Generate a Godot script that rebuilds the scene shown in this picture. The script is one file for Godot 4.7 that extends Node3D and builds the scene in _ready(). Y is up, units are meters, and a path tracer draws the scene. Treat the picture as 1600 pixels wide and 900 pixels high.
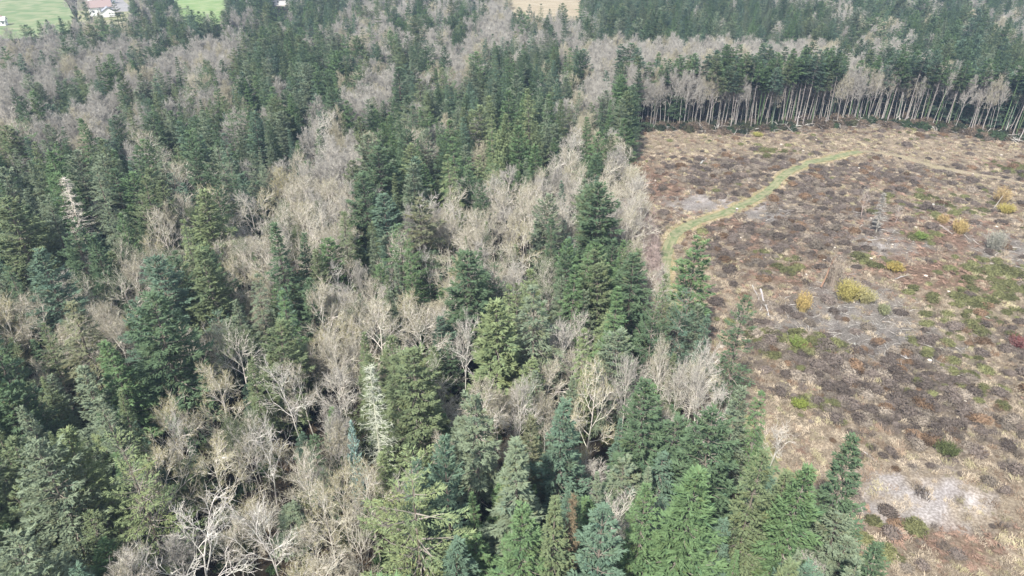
extends Node3D

# A regrown wood of firs and bare alders beside an old clear-cut, seen from the air under a thin bright overcast.

const CAM_HEIGHT := 70.0
const CAM_PITCH := 30.0

var rng := RandomNumberGenerator.new()
var rough_noise := FastNoiseLite.new()
var patch_noise := FastNoiseLite.new()
var fine_noise := FastNoiseLite.new()
var clearing := PackedVector2Array()
var track_line := PackedVector2Array()
var further_line := PackedVector2Array()
var used_names := {}
var used_labels := {}
var trees := []
var landmarks := []
var shapes := {}
var materials := {}
var tone_meshes := {}


# ------------------------------------------------------------------ mesh building
class Geo:
	var v := PackedVector3Array()
	var c := PackedColorArray()

	func tri(a: Vector3, b: Vector3, d: Vector3, col: Color) -> void:
		v.push_back(a); v.push_back(b); v.push_back(d)
		c.push_back(col); c.push_back(col); c.push_back(col)

	func quad(a: Vector3, b: Vector3, d: Vector3, e: Vector3, col: Color) -> void:
		tri(a, b, d, col)
		tri(a, d, e, col)

	func tube(a: Vector3, b: Vector3, ra: float, rb: float, n: int, col: Color) -> void:
		var dir := b - a
		if dir.length_squared() < 1e-8:
			return
		var s := dir.cross(Vector3.UP if absf(dir.normalized().y) < 0.9 else Vector3.RIGHT).normalized()
		var t := dir.cross(s).normalized()
		for i in n:
			var p := TAU * i / n
			var q := TAU * (i + 1) / n
			var u := s * cos(p) + t * sin(p)
			var w := s * cos(q) + t * sin(q)
			tri(a + u * ra, b + u * rb, a + w * ra, col)
			if rb > 0.004:
				tri(a + w * ra, b + u * rb, b + w * rb, col)

	func box(lo: Vector3, hi: Vector3, col: Color) -> void:
		var p := []
		for k in 8:
			p.append(Vector3(hi.x if k & 1 else lo.x, hi.y if k & 2 else lo.y, hi.z if k & 4 else lo.z))
		quad(p[0], p[2], p[3], p[1], col); quad(p[4], p[5], p[7], p[6], col)
		quad(p[0], p[4], p[6], p[2], col); quad(p[1], p[3], p[7], p[5], col)
		quad(p[2], p[6], p[7], p[3], col); quad(p[0], p[1], p[5], p[4], col)

	func add_to(m: ArrayMesh, mat: Material) -> void:
		if v.is_empty():
			return
		var a := []
		a.resize(Mesh.ARRAY_MAX)
		a[Mesh.ARRAY_VERTEX] = v
		a[Mesh.ARRAY_COLOR] = c
		m.add_surface_from_arrays(Mesh.PRIMITIVE_TRIANGLES, a)
		m.surface_set_material(m.get_surface_count() - 1, mat)

	func mesh(mat: Material) -> ArrayMesh:
		var m := ArrayMesh.new()
		add_to(m, mat)
		return m


func rnd(a: float, b: float) -> float:
	return rng.randf_range(a, b)


func shade(col: Color, amount: float) -> Color:
	var k := 1.0 + rnd(-amount, amount)
	return Color(col.r * k, col.g * k * (1.0 + rnd(-0.05, 0.05)), col.b * k)


func lin(r: float, g: float, b: float) -> Color:
	return Color(r, g, b)


func numbered(called: String) -> String:
	var n: int = used_names.get(called, -1) + 1
	used_names[called] = n
	return called if n == 0 else "%s_%03d" % [called, n]


func tag(o: Node, label: String, category := "", group := "", kind := "") -> Node:
	if label: o.set_meta("label", label)
	if category: o.set_meta("category", category)
	if group: o.set_meta("group", group)
	if kind: o.set_meta("kind", kind)
	return o


func thing(called: String, label: String, category: String, where: Vector3, turn := 0.0, group := "") -> Node3D:
	var o := Node3D.new()
	o.name = numbered(called)
	add_child(o, true)
	o.position = where
	o.rotation.y = turn
	tag(o, label, category, group)
	used_labels[label] = true
	return o


func part(called: String, m: Mesh, parent: Node, at := Vector3.ZERO) -> MeshInstance3D:
	var o := MeshInstance3D.new()
	o.name = called
	o.mesh = m
	parent.add_child(o, true)
	o.position = at
	return o


func single(called: String, m: Mesh, where: Vector3, label := "", category := "", kind := "", group := "") -> MeshInstance3D:
	var o := MeshInstance3D.new()
	o.name = numbered(called)
	o.mesh = m
	add_child(o, true)
	o.position = where
	tag(o, label, category, group, kind)
	return o


# ------------------------------------------------------------------ materials
func mat(called: String, col := Color(1, 1, 1), rough := 0.9, through := 0.0) -> StandardMaterial3D:
	if materials.has(called):
		return materials[called]
	var m := StandardMaterial3D.new()
	m.resource_name = called
	m.vertex_color_use_as_albedo = true
	m.albedo_color = col.linear_to_srgb()
	m.roughness = rough
	m.metallic_specular = 0.25
	if through > 0.0:
		m.backlight_enabled = true
		m.backlight = Color(through, through, through * 0.7)
	materials[called] = m
	return m


const TONES := {
	"deep": [0.097, 0.144, 0.079], "blue": [0.116, 0.173, 0.117], "fresh": [0.123, 0.190, 0.086], "olive": [0.146, 0.180, 0.093],
	"yellow": [0.199, 0.242, 0.118], "grey": [0.172, 0.209, 0.135], "brown": [0.172, 0.180, 0.105], "pale_blue": [0.248, 0.354, 0.312],
	"rust": [0.190, 0.150, 0.095],
}
const TONE_WORDS := {
	"deep": "dark green", "blue": "blue-green", "fresh": "bright green", "olive": "olive", "yellow": "yellow-green", "grey": "grey-green",
	"brown": "brownish", "pale_blue": "powder blue", "rust": "rusty", "white": "white-limbed", "lichen": "lichen-grey", "ash": "grey", "tan": "tan", "gold": "straw-gold",
}
const TWIGS := {"tan": [0.400, 0.365, 0.270], "ash": [0.390, 0.365, 0.325], "olive": [0.345, 0.325, 0.205], "gold": [0.430, 0.390, 0.235], "white": [0.470, 0.430, 0.370], "lichen": [0.430, 0.440, 0.350], "pink": [0.420, 0.330, 0.300]}


func tone_color(t: String) -> Color:
	var a: Array = TONES[t] if TONES.has(t) else TWIGS[t]
	return Color(a[0], a[1], a[2])


# ------------------------------------------------------------------ conifers
const FIRS := {
	# low: where the crown begins; pow: taper; up/down: rise of the boughs at top and foot; sag: droop of a bough; leaf: length, width; n: levels, boughs, sprays
	"dense_fir": {"h": 22.0, "r": 3.6, "low": 0.16, "pow": 0.80, "down": -0.12, "up": 0.95, "sag": 0.30, "tip": 0.16, "leaf": [0.55, 0.081], "n": [25, 5, 65], "rag": 0.22, "gap": 0.03},
	"dense_fir_b": {"h": 22.0, "r": 3.4, "low": 0.20, "pow": 0.72, "down": -0.20, "up": 0.85, "sag": 0.34, "tip": 0.20, "leaf": [0.58, 0.076], "n": [24, 5, 68], "rag": 0.28, "gap": 0.06},
	"broad_fir": {"h": 22.0, "r": 4.8, "low": 0.14, "pow": 0.62, "down": -0.15, "up": 0.80, "sag": 0.30, "tip": 0.22, "leaf": [0.63, 0.096], "n": [24, 6, 78], "rag": 0.30, "gap": 0.05},
	"broad_fir_b": {"h": 22.0, "r": 4.6, "low": 0.22, "pow": 0.55, "down": -0.05, "up": 0.90, "sag": 0.26, "tip": 0.18, "leaf": [0.62, 0.091], "n": [22, 6, 76], "rag": 0.36, "gap": 0.10},
	"spire_fir": {"h": 24.0, "r": 2.8, "low": 0.14, "pow": 0.95, "down": -0.30, "up": 0.60, "sag": 0.25, "tip": 0.20, "leaf": [0.51, 0.076], "n": [27, 5, 49], "rag": 0.24, "gap": 0.05},
	"spire_fir_b": {"h": 24.0, "r": 2.6, "low": 0.30, "pow": 0.85, "down": -0.35, "up": 0.50, "sag": 0.30, "tip": 0.25, "leaf": [0.53, 0.072], "n": [21, 5, 55], "rag": 0.34, "gap": 0.12},
	"young_fir": {"h": 20.0, "r": 3.6, "low": 0.08, "pow": 0.74, "down": 0.10, "up": 1.15, "sag": 0.05, "tip": 0.22, "leaf": [0.58, 0.096], "n": [19, 5, 71], "rag": 0.20, "gap": 0.04},
	"cedar": {"h": 21.0, "r": 4.0, "low": 0.08, "pow": 0.78, "down": -0.30, "up": 0.70, "sag": 0.55, "tip": 0.42, "leaf": [0.69, 0.096], "n": [27, 6, 60], "rag": 0.16, "gap": 0.02},
	"hemlock": {"h": 22.0, "r": 3.8, "low": 0.10, "pow": 0.85, "down": -0.20, "up": 0.60, "sag": 0.75, "tip": 0.10, "leaf": [0.55, 0.067], "n": [27, 5, 55], "rag": 0.26, "gap": 0.08},
	"gappy_fir": {"h": 22.0, "r": 3.4, "low": 0.28, "pow": 0.60, "down": -0.20, "up": 0.75, "sag": 0.30, "tip": 0.22, "leaf": [0.58, 0.081], "n": [18, 5, 73], "rag": 0.45, "gap": 0.22},
	"open_fir": {"h": 24.0, "r": 7.0, "low": 0.06, "pow": 0.62, "down": -0.12, "up": 0.80, "sag": 0.18, "tip": 0.22, "leaf": [0.53, 0.076], "n": [19, 5, 114], "rag": 0.30, "gap": 0.16},
	"thin_fir": {"h": 23.0, "r": 2.9, "low": 0.22, "pow": 0.50, "down": -0.10, "up": 0.70, "sag": 0.25, "tip": 0.20, "leaf": [0.48, 0.067], "n": [22, 5, 49], "rag": 0.40, "gap": 0.20},
	"slender_fir": {"h": 24.0, "r": 2.5, "low": 0.68, "pow": 0.62, "down": -0.25, "up": 0.70, "sag": 0.30, "tip": 0.20, "leaf": [0.53, 0.081], "n": [13, 5, 56], "rag": 0.30, "gap": 0.08},
	"slender_fir_b": {"h": 24.0, "r": 2.1, "low": 0.74, "pow": 0.55, "down": -0.25, "up": 0.70, "sag": 0.30, "tip": 0.20, "leaf": [0.51, 0.081], "n": [11, 5, 55], "rag": 0.36, "gap": 0.10},
}


func fir_shape(called: String, number: int) -> Dictionary:
	rng.seed = 1000 + number * 77
	var f: Dictionary = FIRS[called]
	var stem := Geo.new()
	var boughs := Geo.new()
	var needles := Geo.new()
	var h: float = f.h
	var r: float = f.r
	var slender: bool = called.begins_with("slender")
	var bark := lin(0.30, 0.27, 0.245) if slender else lin(0.20, 0.165, 0.135)
	var bend := Vector3(rnd(-0.3, 0.3), 0, rnd(-0.3, 0.3))
	var steps := 8
	var girth := h * (0.0056 if slender else 0.0095)
	for i in steps:
		var a := float(i) / steps
		var b := float(i + 1) / steps
		stem.tube(bend * sin(a * 3.0) + Vector3(0, h * a, 0), bend * sin(b * 3.0) + Vector3(0, h * b * 0.995, 0), girth * pow(1.0 - a, 0.8) + 0.012, girth * pow(1.0 - b, 0.8) + 0.010, 6, shade(bark, 0.12))
	var low: float = f.low
	var sway := rnd(0.0, TAU)
	var levels: int = f.n[0]
	for i in levels:
		var t := (i + rnd(-0.35, 0.35)) / (levels - 1.0)
		t = clampf(t, 0.0, 1.0)
		var y := h * lerpf(low, 0.985, t)
		var wide := r * (0.055 + 0.945 * pow(1.0 - t, f.pow)) * (0.62 + 0.38 * minf(1.0, t / 0.16))
		var turn := rnd(0.0, TAU)
		var many: int = f.n[1] if t < 0.85 else 5
		for k in many:
			if rng.randf() < f.gap:
				continue
			var az := turn + TAU * k / many + rnd(-0.35, 0.35)
			var out := Vector3(cos(az), 0, sin(az))
			var side := Vector3(-sin(az), 0, cos(az))
			var length := wide * (1.0 + rnd(-f.rag, f.rag * 0.75)) * (1.0 + 0.20 * sin(az * 2.0 + sway + y * 0.35) + 0.10 * sin(az * 3.0 - sway * 2.0 + y * 0.9))
			var rise := lerpf(f.down, f.up, t * t) + rnd(-0.12, 0.12)
			var sag: float = f.sag * (1.0 - t * 0.6) * rnd(0.6, 1.3)
			var tip: float = f.tip * rnd(0.6, 1.4)
			var root := bend * sin(y / h * 3.0) + Vector3(0, y, 0)
			var pts := []
			for q in 5:
				var s := q / 4.0
				pts.append(root + out * length * s + Vector3(0, length * (rise * s - sag * s * s + tip * s * s * s), 0) + side * length * 0.08 * sin(s * 3.0) * rnd(-1, 1))
			var limb := lin(0.25, 0.225, 0.19) if called in ["open_fir", "hemlock", "cedar"] else lin(0.21, 0.185, 0.155)
			var thick := 0.016 * length + 0.012
			if length > 0.8:
				for q in 3:
					boughs.tube(pts[q], pts[q + 1], thick * (1.0 - q * 0.28), thick * (1.0 - (q + 1) * 0.28), 3, shade(limb, 0.2))
			var tint := 1.0 + rnd(-0.28, 0.30)
			var warm := rnd(-0.10, 0.12)
			var sprays: int = maxi(14, int(f.n[2] * clampf(length / r, 0.16, 1.2)))
			if called == "open_fir" and t > 0.80:
				sprays = int(sprays * 0.35)
			for q in sprays:
				var s := lerpf(0.16, 1.0, pow(rng.randf(), 0.72))
				var seg := mini(3, int(s * 4.0))
				var p: Vector3 = (pts[seg] as Vector3).lerp(pts[seg + 1], s * 4.0 - seg)
				var hand := -1.0 if rng.randf() < 0.5 else 1.0
				var reach := (0.07 + 0.24 * (1.0 - s)) * length
				var off := side * hand * reach * pow(rng.randf(), 0.8)
				var l: float = f.leaf[0] * rnd(0.65, 1.25) * (0.75 + 0.25 * minf(1.0, length / 2.0))
				var d: Vector3 = (out * rnd(0.35, 1.0) + side * hand * rnd(0.1, 0.9) + Vector3(0, rnd(-0.35, 0.40) + tip * s - sag * s * 0.5, 0)).normalized()
				var w: Vector3 = (d.cross(Vector3.UP) + Vector3(0, rnd(-0.6, 0.6), 0)).normalized() * f.leaf[1] * rnd(0.7, 1.2)
				var base := p + off + Vector3(0, -off.length() * sag * 0.5 + rnd(-0.05, 0.08), 0)
				var k2 := tint * (1.0 + rnd(-0.30, 0.30))
				if s > 0.78:
					k2 *= 1.35          # needles made paler over the outer end of each bough
				var col := Color(k2 * (1.0 + warm), k2, k2 * (1.0 - warm))
				needles.tri(base - w, base + w, base + d * l, col)
				# the side shoots that make a tuft of it
				for j in 2:
					var d2 := (d + side * hand * rnd(0.1, 0.9) * (1.0 if j == 0 else -0.7) + Vector3(0, rnd(-0.45, 0.45), 0)).normalized()
					var p2 := base + d * l * rnd(0.15, 0.55)
					var w2 := (d2.cross(Vector3.UP) + Vector3(0, rnd(-0.6, 0.6), 0)).normalized() * w.length() * 0.85
					needles.tri(p2 - w2, p2 + w2, p2 + d2 * l * rnd(0.4, 0.75), col * rnd(0.85, 1.15))
	# the leader
	for k in 10:
		var az := rnd(0, TAU)
		var d := Vector3(cos(az) * 0.5, 1.0, sin(az) * 0.5).normalized()
		var p := Vector3(0, h * rnd(0.94, 0.985), 0) + bend * 0.14
		needles.tri(p + Vector3(0.07, 0, 0.07), p - Vector3(0.07, 0, 0.07), p + d * 0.6, Color(1.1, 1.1, 1.0))
	# dead stubs below the crown
	if low > 0.12:
		for k in (26 if slender else 14):
			var az := rnd(0, TAU)
			var y := h * rnd(0.12, low + 0.05)
			var p := bend * sin(y / h * 3.0) + Vector3(0, y, 0)
			var l := rnd(0.5, 1.7) if slender else rnd(0.8, 2.2)
			boughs.tube(p, p + Vector3(cos(az) * l, rnd(-0.35, 0.1) * l, sin(az) * l), 0.035, 0.0, 3, shade(lin(0.36, 0.33, 0.30), 0.2))
	return {"stem": stem, "boughs": boughs, "needles": needles, "h": h, "r": r, "fir": true}


func snag_shape(number: int, dense: bool) -> Dictionary:
	rng.seed = 5000 + number * 31
	var stem := Geo.new()
	var boughs := Geo.new()
	var h := 22.0
	var r := 3.2
	stem.tube(Vector3.ZERO, Vector3(0, h * 0.55, 0), 0.27, 0.15, 6, Color(0.9, 0.88, 0.85))
	stem.tube(Vector3(0, h * 0.55, 0), Vector3(0.1, h, 0), 0.15, 0.02, 6, Color(1.0, 0.98, 0.95))
	var levels := 34
	for i in levels:
		var t := (i + rnd(-0.3, 0.3)) / levels
		var y := h * lerpf(0.18, 0.99, t)
		var wide := r * (0.08 + 0.92 * pow(1.0 - t, 0.75)) * (0.5 + 0.5 * minf(1.0, t / 0.2))
		for k in 5:
			if rng.randf() < (0.25 if dense else 0.12):
				continue
			var az := rnd(0, TAU)
			var out := Vector3(cos(az), 0, sin(az))
			var side := Vector3(-sin(az), 0, cos(az))
			var l := wide * rnd(0.55, 1.1)
			var last := Vector3(0, y, 0)
			var thick := 0.05
			var col := Color(1, 1, 1) * rnd(0.8, 1.15)
			for q in 4:
				var s := (q + 1) / 4.0
				var p := Vector3(0, y, 0) + out * l * s + Vector3(0, l * (-0.10 * s - 0.30 * s * s + 0.42 * s * s * s), 0) + side * rnd(-0.1, 0.1)
				boughs.tube(last, p, thick * (1.0 - q * 0.22), thick * (1.0 - (q + 1) * 0.22), 3, col)
				for j in (7 if dense else 3):
					var b := last.lerp(p, rng.randf())
					var d := (out * rnd(0.2, 0.8) + side * rnd(-1, 1) + Vector3(0, rnd(-0.5, 0.35), 0)).normalized()
					var w := d.cross(Vector3(rnd(-1, 1), 1, rnd(-1, 1))).normalized() * (0.055 if dense else 0.03)
					boughs.tri(b - w, b + w, b + d * rnd(0.35, 0.9), col * rnd(0.85, 1.1))
				last = p
	return {"stem": stem, "boughs": boughs, "needles": Geo.new(), "h": h, "r": r, "fir": false}


# ------------------------------------------------------------------ bare broadleaf trees
const BARE := {
	"alder": {"h": 17.0, "r": 3.9, "clear": 0.42, "limbs": 11, "spread": [0.45, 1.20], "kids": [5, 4, 3], "twigs": 7, "twig": [0.85, 0.022], "crook": 0.20, "limb": [0.64, 0.59, 0.52]},
	"alder_b": {"h": 17.0, "r": 3.5, "clear": 0.50, "limbs": 10, "spread": [0.40, 1.05], "kids": [5, 4, 3], "twigs": 7, "twig": [0.9, 0.022], "crook": 0.22, "limb": [0.66, 0.61, 0.54]},
	"grey_alder": {"h": 17.0, "r": 3.2, "clear": 0.46, "limbs": 10, "spread": [0.35, 0.90], "kids": [5, 4, 3], "twigs": 10, "twig": [0.95, 0.034], "crook": 0.16, "limb": [0.47, 0.435, 0.40]},
	"maple": {"h": 17.0, "r": 4.6, "clear": 0.26, "limbs": 9, "spread": [0.55, 1.30], "kids": [5, 4, 4], "twigs": 6, "twig": [0.75, 0.023], "crook": 0.16, "limb": [0.64, 0.59, 0.51]},
	"maple_b": {"h": 17.0, "r": 4.2, "clear": 0.34, "limbs": 10, "spread": [0.50, 1.20], "kids": [5, 4, 4], "twigs": 6, "twig": [0.75, 0.023], "crook": 0.20, "limb": [0.62, 0.57, 0.49]},
	"white_tree": {"h": 17.0, "r": 4.2, "clear": 0.36, "limbs": 8, "spread": [0.45, 1.15], "kids": [4, 4, 3], "twigs": 3, "twig": [0.60, 0.022], "crook": 0.34, "limb": [0.58, 0.545, 0.495]},
	"edge_alder": {"h": 21.0, "r": 2.5, "clear": 0.62, "limbs": 9, "spread": [0.22, 0.62], "kids": [4, 4, 3], "twigs": 11, "twig": [0.80, 0.030], "crook": 0.12, "limb": [0.50, 0.46, 0.42]},
	"sapling": {"h": 8.0, "r": 1.1, "clear": 0.15, "limbs": 8, "spread": [0.15, 0.45], "kids": [4, 3], "twigs": 6, "twig": [0.7, 0.018], "crook": 0.06, "limb": [0.42, 0.34, 0.30]},
}


func bare_shape(called: String, number: int) -> Dictionary:
	rng.seed = 9000 + number * 53
	var b: Dictionary = BARE[called]
	var stem := Geo.new()
	var limbs := Geo.new()
	var twigs := Geo.new()
	var h: float = b.h
	var bark := Color(b.limb[0], b.limb[1], b.limb[2])
	var p := Vector3.ZERO
	var d := Vector3(rnd(-0.05, 0.05), 1, rnd(-0.05, 0.05)).normalized()
	var steps := 7
	var thick := h * 0.0115
	var at := [p]
	for i in steps:
		d = (d + Vector3(rnd(-1, 1), 0.5, rnd(-1, 1)) * float(b.crook) * 0.6).normalized()
		var q := p + d * h * 0.86 / steps
		stem.tube(p, q, thick * pow(1.0 - i / 8.0, 0.8), thick * pow(1.0 - (i + 1) / 8.0, 0.8), 6, shade(bark, 0.1))
		p = q
		at.append(p)
	for i in int(b.limbs):
		var t := lerpf(b.clear, 1.0, (i + 0.5) / float(b.limbs))
		var s := t * steps * 0.999
		var root: Vector3 = (at[int(s)] as Vector3).lerp(at[int(s) + 1], s - int(s))
		var az := i * 2.4 + rnd(-0.5, 0.5)
		var lean := lerpf(b.spread[1], b.spread[0], (t - b.clear) / (1.0 - b.clear)) * rnd(0.8, 1.2)
		var dir := Vector3(cos(az) * sin(lean), cos(lean), sin(az) * sin(lean))
		branch(limbs, twigs, root, dir, h * lerpf(0.30, 0.17, (t - b.clear) / (1.0 - b.clear)) * rnd(0.85, 1.15), thick * lerpf(0.50, 0.32, t), 0, b, bark)
	# brought to its height and breadth
	var top := 0.1
	var far := 0.1
	for x in twigs.v:
		top = maxf(top, x.y)
	var reach := []
	for k in range(0, twigs.v.size(), 9):
		reach.append(Vector2(twigs.v[k].x, twigs.v[k].z).length())
	reach.sort()
	far = reach[int(reach.size() * 0.95)]
	var grow := Vector3(float(b.r) / far, h / top, float(b.r) / far)
	for g in [stem, limbs, twigs]:
		for k in g.v.size():
			g.v[k] = g.v[k] * grow
	return {"stem": stem, "boughs": limbs, "needles": twigs, "h": h, "r": b.r, "fir": false}


func branch(limbs: Geo, twigs: Geo, p: Vector3, d: Vector3, length: float, thick: float, depth: int, b: Dictionary, bark: Color) -> void:
	var at := [p]
	var q := p
	var dir := d
	var crook: float = b.crook
	var col := shade(bark, 0.12)
	for i in 3:
		dir = (dir + Vector3(rnd(-1, 1), rnd(-0.8, 0.9), rnd(-1, 1)) * crook + Vector3(0, 0.03, 0)).normalized()
		var e := q + dir * length / 3.0
		limbs.tube(q, e, thick * (1.0 - i * 0.2), thick * (1.0 - (i + 1) * 0.2), 4 if depth == 0 else 3, col)
		q = e
		at.append(q)
	var kids: Array = b.kids
	if depth >= kids.size():
		for k in int(b.twigs):
			var s := rnd(0.2, 2.999)
			var root: Vector3 = (at[int(s)] as Vector3).lerp(at[int(s) + 1], s - int(s))
			var t := (dir * rnd(0.3, 1.0) + Vector3(rnd(-1, 1), rnd(-0.5, 0.9), rnd(-1, 1)) * 0.75).normalized()
			var w: Vector3 = t.cross(Vector3(rnd(-1, 1), rnd(-1, 1), rnd(-1, 1))).normalized() * b.twig[1] * rnd(0.7, 1.3)
			var k2 := rnd(0.75, 1.25)
			twigs.tri(root - w, root + w, root + t * b.twig[0] * rnd(0.5, 1.2), Color(k2, k2, k2 * rnd(0.9, 1.1)))
		return
	for k in int(kids[depth]):
		var s := lerpf(0.9, 2.99, (k + rnd(0.2, 0.9)) / float(kids[depth]))
		if k == int(kids[depth]) - 1:
			s = 2.99
		var root: Vector3 = (at[int(s)] as Vector3).lerp(at[int(s) + 1], s - int(s))
		var turn := (dir + Vector3(rnd(-1, 1), rnd(-0.7, 0.7), rnd(-1, 1)) * 0.95).normalized()
		branch(limbs, twigs, root, turn, length * rnd(0.52, 0.74), maxf(thick * 0.60, 0.024), depth + 1, b, bark)


# ------------------------------------------------------------------ the shape library: one set of meshes per shape and tone
func shape_meshes(shape: String) -> Dictionary:
	if tone_meshes.has(shape):
		return tone_meshes[shape]
	var s: Dictionary = shapes[shape]
	var out := {}
	if s.fir:
		out = {"trunk": s.stem.mesh(mat("bark")), "boughs": s.boughs.mesh(mat("bark")), "foliage": s.needles.mesh(mat("bark"))}
	elif s.needles.v.is_empty():
		out = {"trunk": s.stem.mesh(mat("bark")), "branches": s.boughs.mesh(mat("bark"))}
	else:
		out = {"trunk": s.stem.mesh(mat("bark")), "branches": s.boughs.mesh(mat("bark")), "twigs": s.needles.mesh(mat("bark"))}
	tone_meshes[shape] = out
	return out


func dress(o: Node3D, shape: String, tone: String) -> void:
	# the parts of one tree; all trees of a shape share its meshes and wear their own tone
	var m := shape_meshes(shape)
	for k in m:
		var p := part(k, m[k], o)
		if k == "foliage":
			p.material_override = mat("needles_" + tone, tone_color(tone), 0.75, 0.30)
		elif k == "twigs":
			p.material_override = mat("twigs_" + tone, tone_color(tone) * 0.9, 0.9)
		elif not m.has("foliage") and not m.has("twigs"):
			p.material_override = mat("dead_" + tone, tone_color(tone) * (1.15 if tone == "white" else 1.0), 0.9)


# ------------------------------------------------------------------ the ground
func ground(x: float, z: float) -> float:
	var near := 1.0 - smoothstep(230.0, 330.0, -z)
	return (rough_noise.get_noise_2d(x, z) * 1.5 + patch_noise.get_noise_2d(x * 2.0, z * 2.0) * 0.5) * near


func in_clearing(x: float, z: float) -> bool:
	return Geometry2D.is_point_in_polygon(Vector2(x, z), clearing)


func line_gap(line: PackedVector2Array, p: Vector2) -> float:
	var best := 1e9
	for i in line.size() - 1:
		best = minf(best, p.distance_squared_to(Geometry2D.get_closest_point_to_segment(p, line[i], line[i + 1])))
	return sqrt(best)


func track_gap(x: float, z: float) -> float:
	var best := 1e9
	var p := Vector2(x, z)
	for i in track_line.size() - 1:
		best = minf(best, p.distance_squared_to(Geometry2D.get_closest_point_to_segment(p, track_line[i], track_line[i + 1])))
	return sqrt(best)


# What grows where in the clear-cut: kind, middle, radii, strength.
var zones := [
	["tan", 51.7, -208.0, 26, 12, 1.0], ["tan", 72.7, -218.9, 20, 9, 0.6], ["tan", 41.5, -218.9, 14, 14, 0.8], ["tan", 43.2, -83.5, 9, 11, 1.3], ["tan", 43.5, -75.0, 12, 9, 1.0], ["tan", 56.1, -76.3, 16, 7, 0.8],
	["tan", 80.4, -91.6, 14, 18, 0.9], ["tan", 66.0, -72.4, 14, 10, 0.9], ["tan", 61.8, -61.1, 14, 9, 1.0], ["tan", 47.4, -123.9, 12, 16, 0.7], ["tan", 116.6, -206.2, 24, 10, 0.8], ["tan", 141.0, -197.5, 26, 8, 0.8], ["tan", 90.4, -172.4, 14, 12, 0.5], ["tan", 81.6, -116.2, 9, 12, 0.6], ["tan", 40.6, -55.3, 10, 6, 0.5],
	["purple", 70.4, -190.9, 22, 14, 0.9], ["purple", 82.2, -168.9, 16, 12, 1.1], ["purple", 57.4, -89.9, 13, 13, 1.1], ["purple", 61.6, -83.5, 14, 9, 1.1], ["purple", 76.4, -99.9, 9, 12, 0.7], ["purple", 63.5, -91.6, 10, 8, 0.9], ["purple", 63.6, -76.3, 9, 7, 0.9], ["purple", 50.6, -140.0, 9, 14, 0.8], ["purple", 69.6, -148.5, 14, 14, 0.5], ["purple", 54.0, -116.2, 10, 9, 0.4], ["purple", 106.8, -189.4, 26, 9, 0.6], ["purple", 45.1, -97.0, 7, 7, 0.5], ["purple", 49.9, -60.1, 7, 4, 0.8], ["purple", 89.5, -102.9, 5, 6, 1.2],
	["rust", 38.7, -179.3, 7, 13, 1.3], ["rust", 53.5, -150.3, 10, 8, 0.6], ["rust", 55.3, -128.0, 9, 12, 0.6], ["rust", 97.7, -141.7, 9, 5, 1.3], ["rust", 87.3, -126.0, 10, 6, 1.5], ["rust", 92.5, -152.1, 12, 9, 0.7], ["rust", 87.9, -133.8, 6, 4, 1.0], ["rust", 80.8, -232.2, 12, 5, 1.0], ["rust", 99.3, -177.0, 10, 7, 0.5], ["rust", 51.5, -60.1, 9, 3, 1.2], ["rust", 55.0, -57.6, 6, 3, 0.8], ["rust", 141.3, -194.7, 9, 4, 0.9], ["rust", 106.0, -151.4, 9, 6, 0.6],
	["green", 100.0, -123.9, 8, 7, 1.3], ["green", 51.3, -101.9, 7, 5, 1.2], ["green", 45.7, -85.1, 5, 3, 1.3], ["green", 67.3, -90.8, 4, 4, 0.8], ["green", 85.8, -111.5, 7, 9, 0.9], ["green", 94.2, -143.3, 4, 3, 1.3], ["green", 100.4, -161.7, 14, 7, 0.5], ["green", 57.9, -133.8, 5, 6, 0.7], ["green", 78.2, -133.8, 4, 3, 0.8], ["green", 49.3, -62.1, 4, 2, 1.4], ["green", 75.0, -95.2, 6, 8, 0.9], ["green", 81.0, -206.2, 8, 4, 0.6], ["green", 146.4, -190.9, 8, 5, 0.9], ["green", 46.1, -57.2, 5, 3, 0.6],
	["slash", 85.3, -140.0, 8, 6, 1.0], ["slash", 68.3, -109.3, 10, 12, 1.2], ["slash", 70.2, -100.9, 9, 9, 0.9], ["slash", 54.4, -110.4, 8, 7, 1.2], ["slash", 108.9, -138.4, 9, 10, 0.8], ["slash", 60.3, -157.8, 6, 3, 1.0], ["slash", 47.6, -164.6, 8, 6, 1.0], ["slash", 88.0, -153.9, 6, 10, 0.8], ["slash", 62.9, -155.8, 9, 4, 0.9], ["slash", 70.1, -118.7, 7, 6, 0.9],
	["bare", 51.9, -65.9, 9, 5, 1.9], ["bare", 57.8, -66.5, 5, 4, 1.4], ["bare", 53.4, -63.7, 4, 3, 1.2], ["bare", 49.4, -165.0, 8, 5, 1.0], ["bare", 84.8, -139.1, 6, 5, 0.7], ["bare", 64.0, -161.7, 8, 3, 0.9], ["bare", 61.2, -66.5, 3, 3, 1.0],
]


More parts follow.
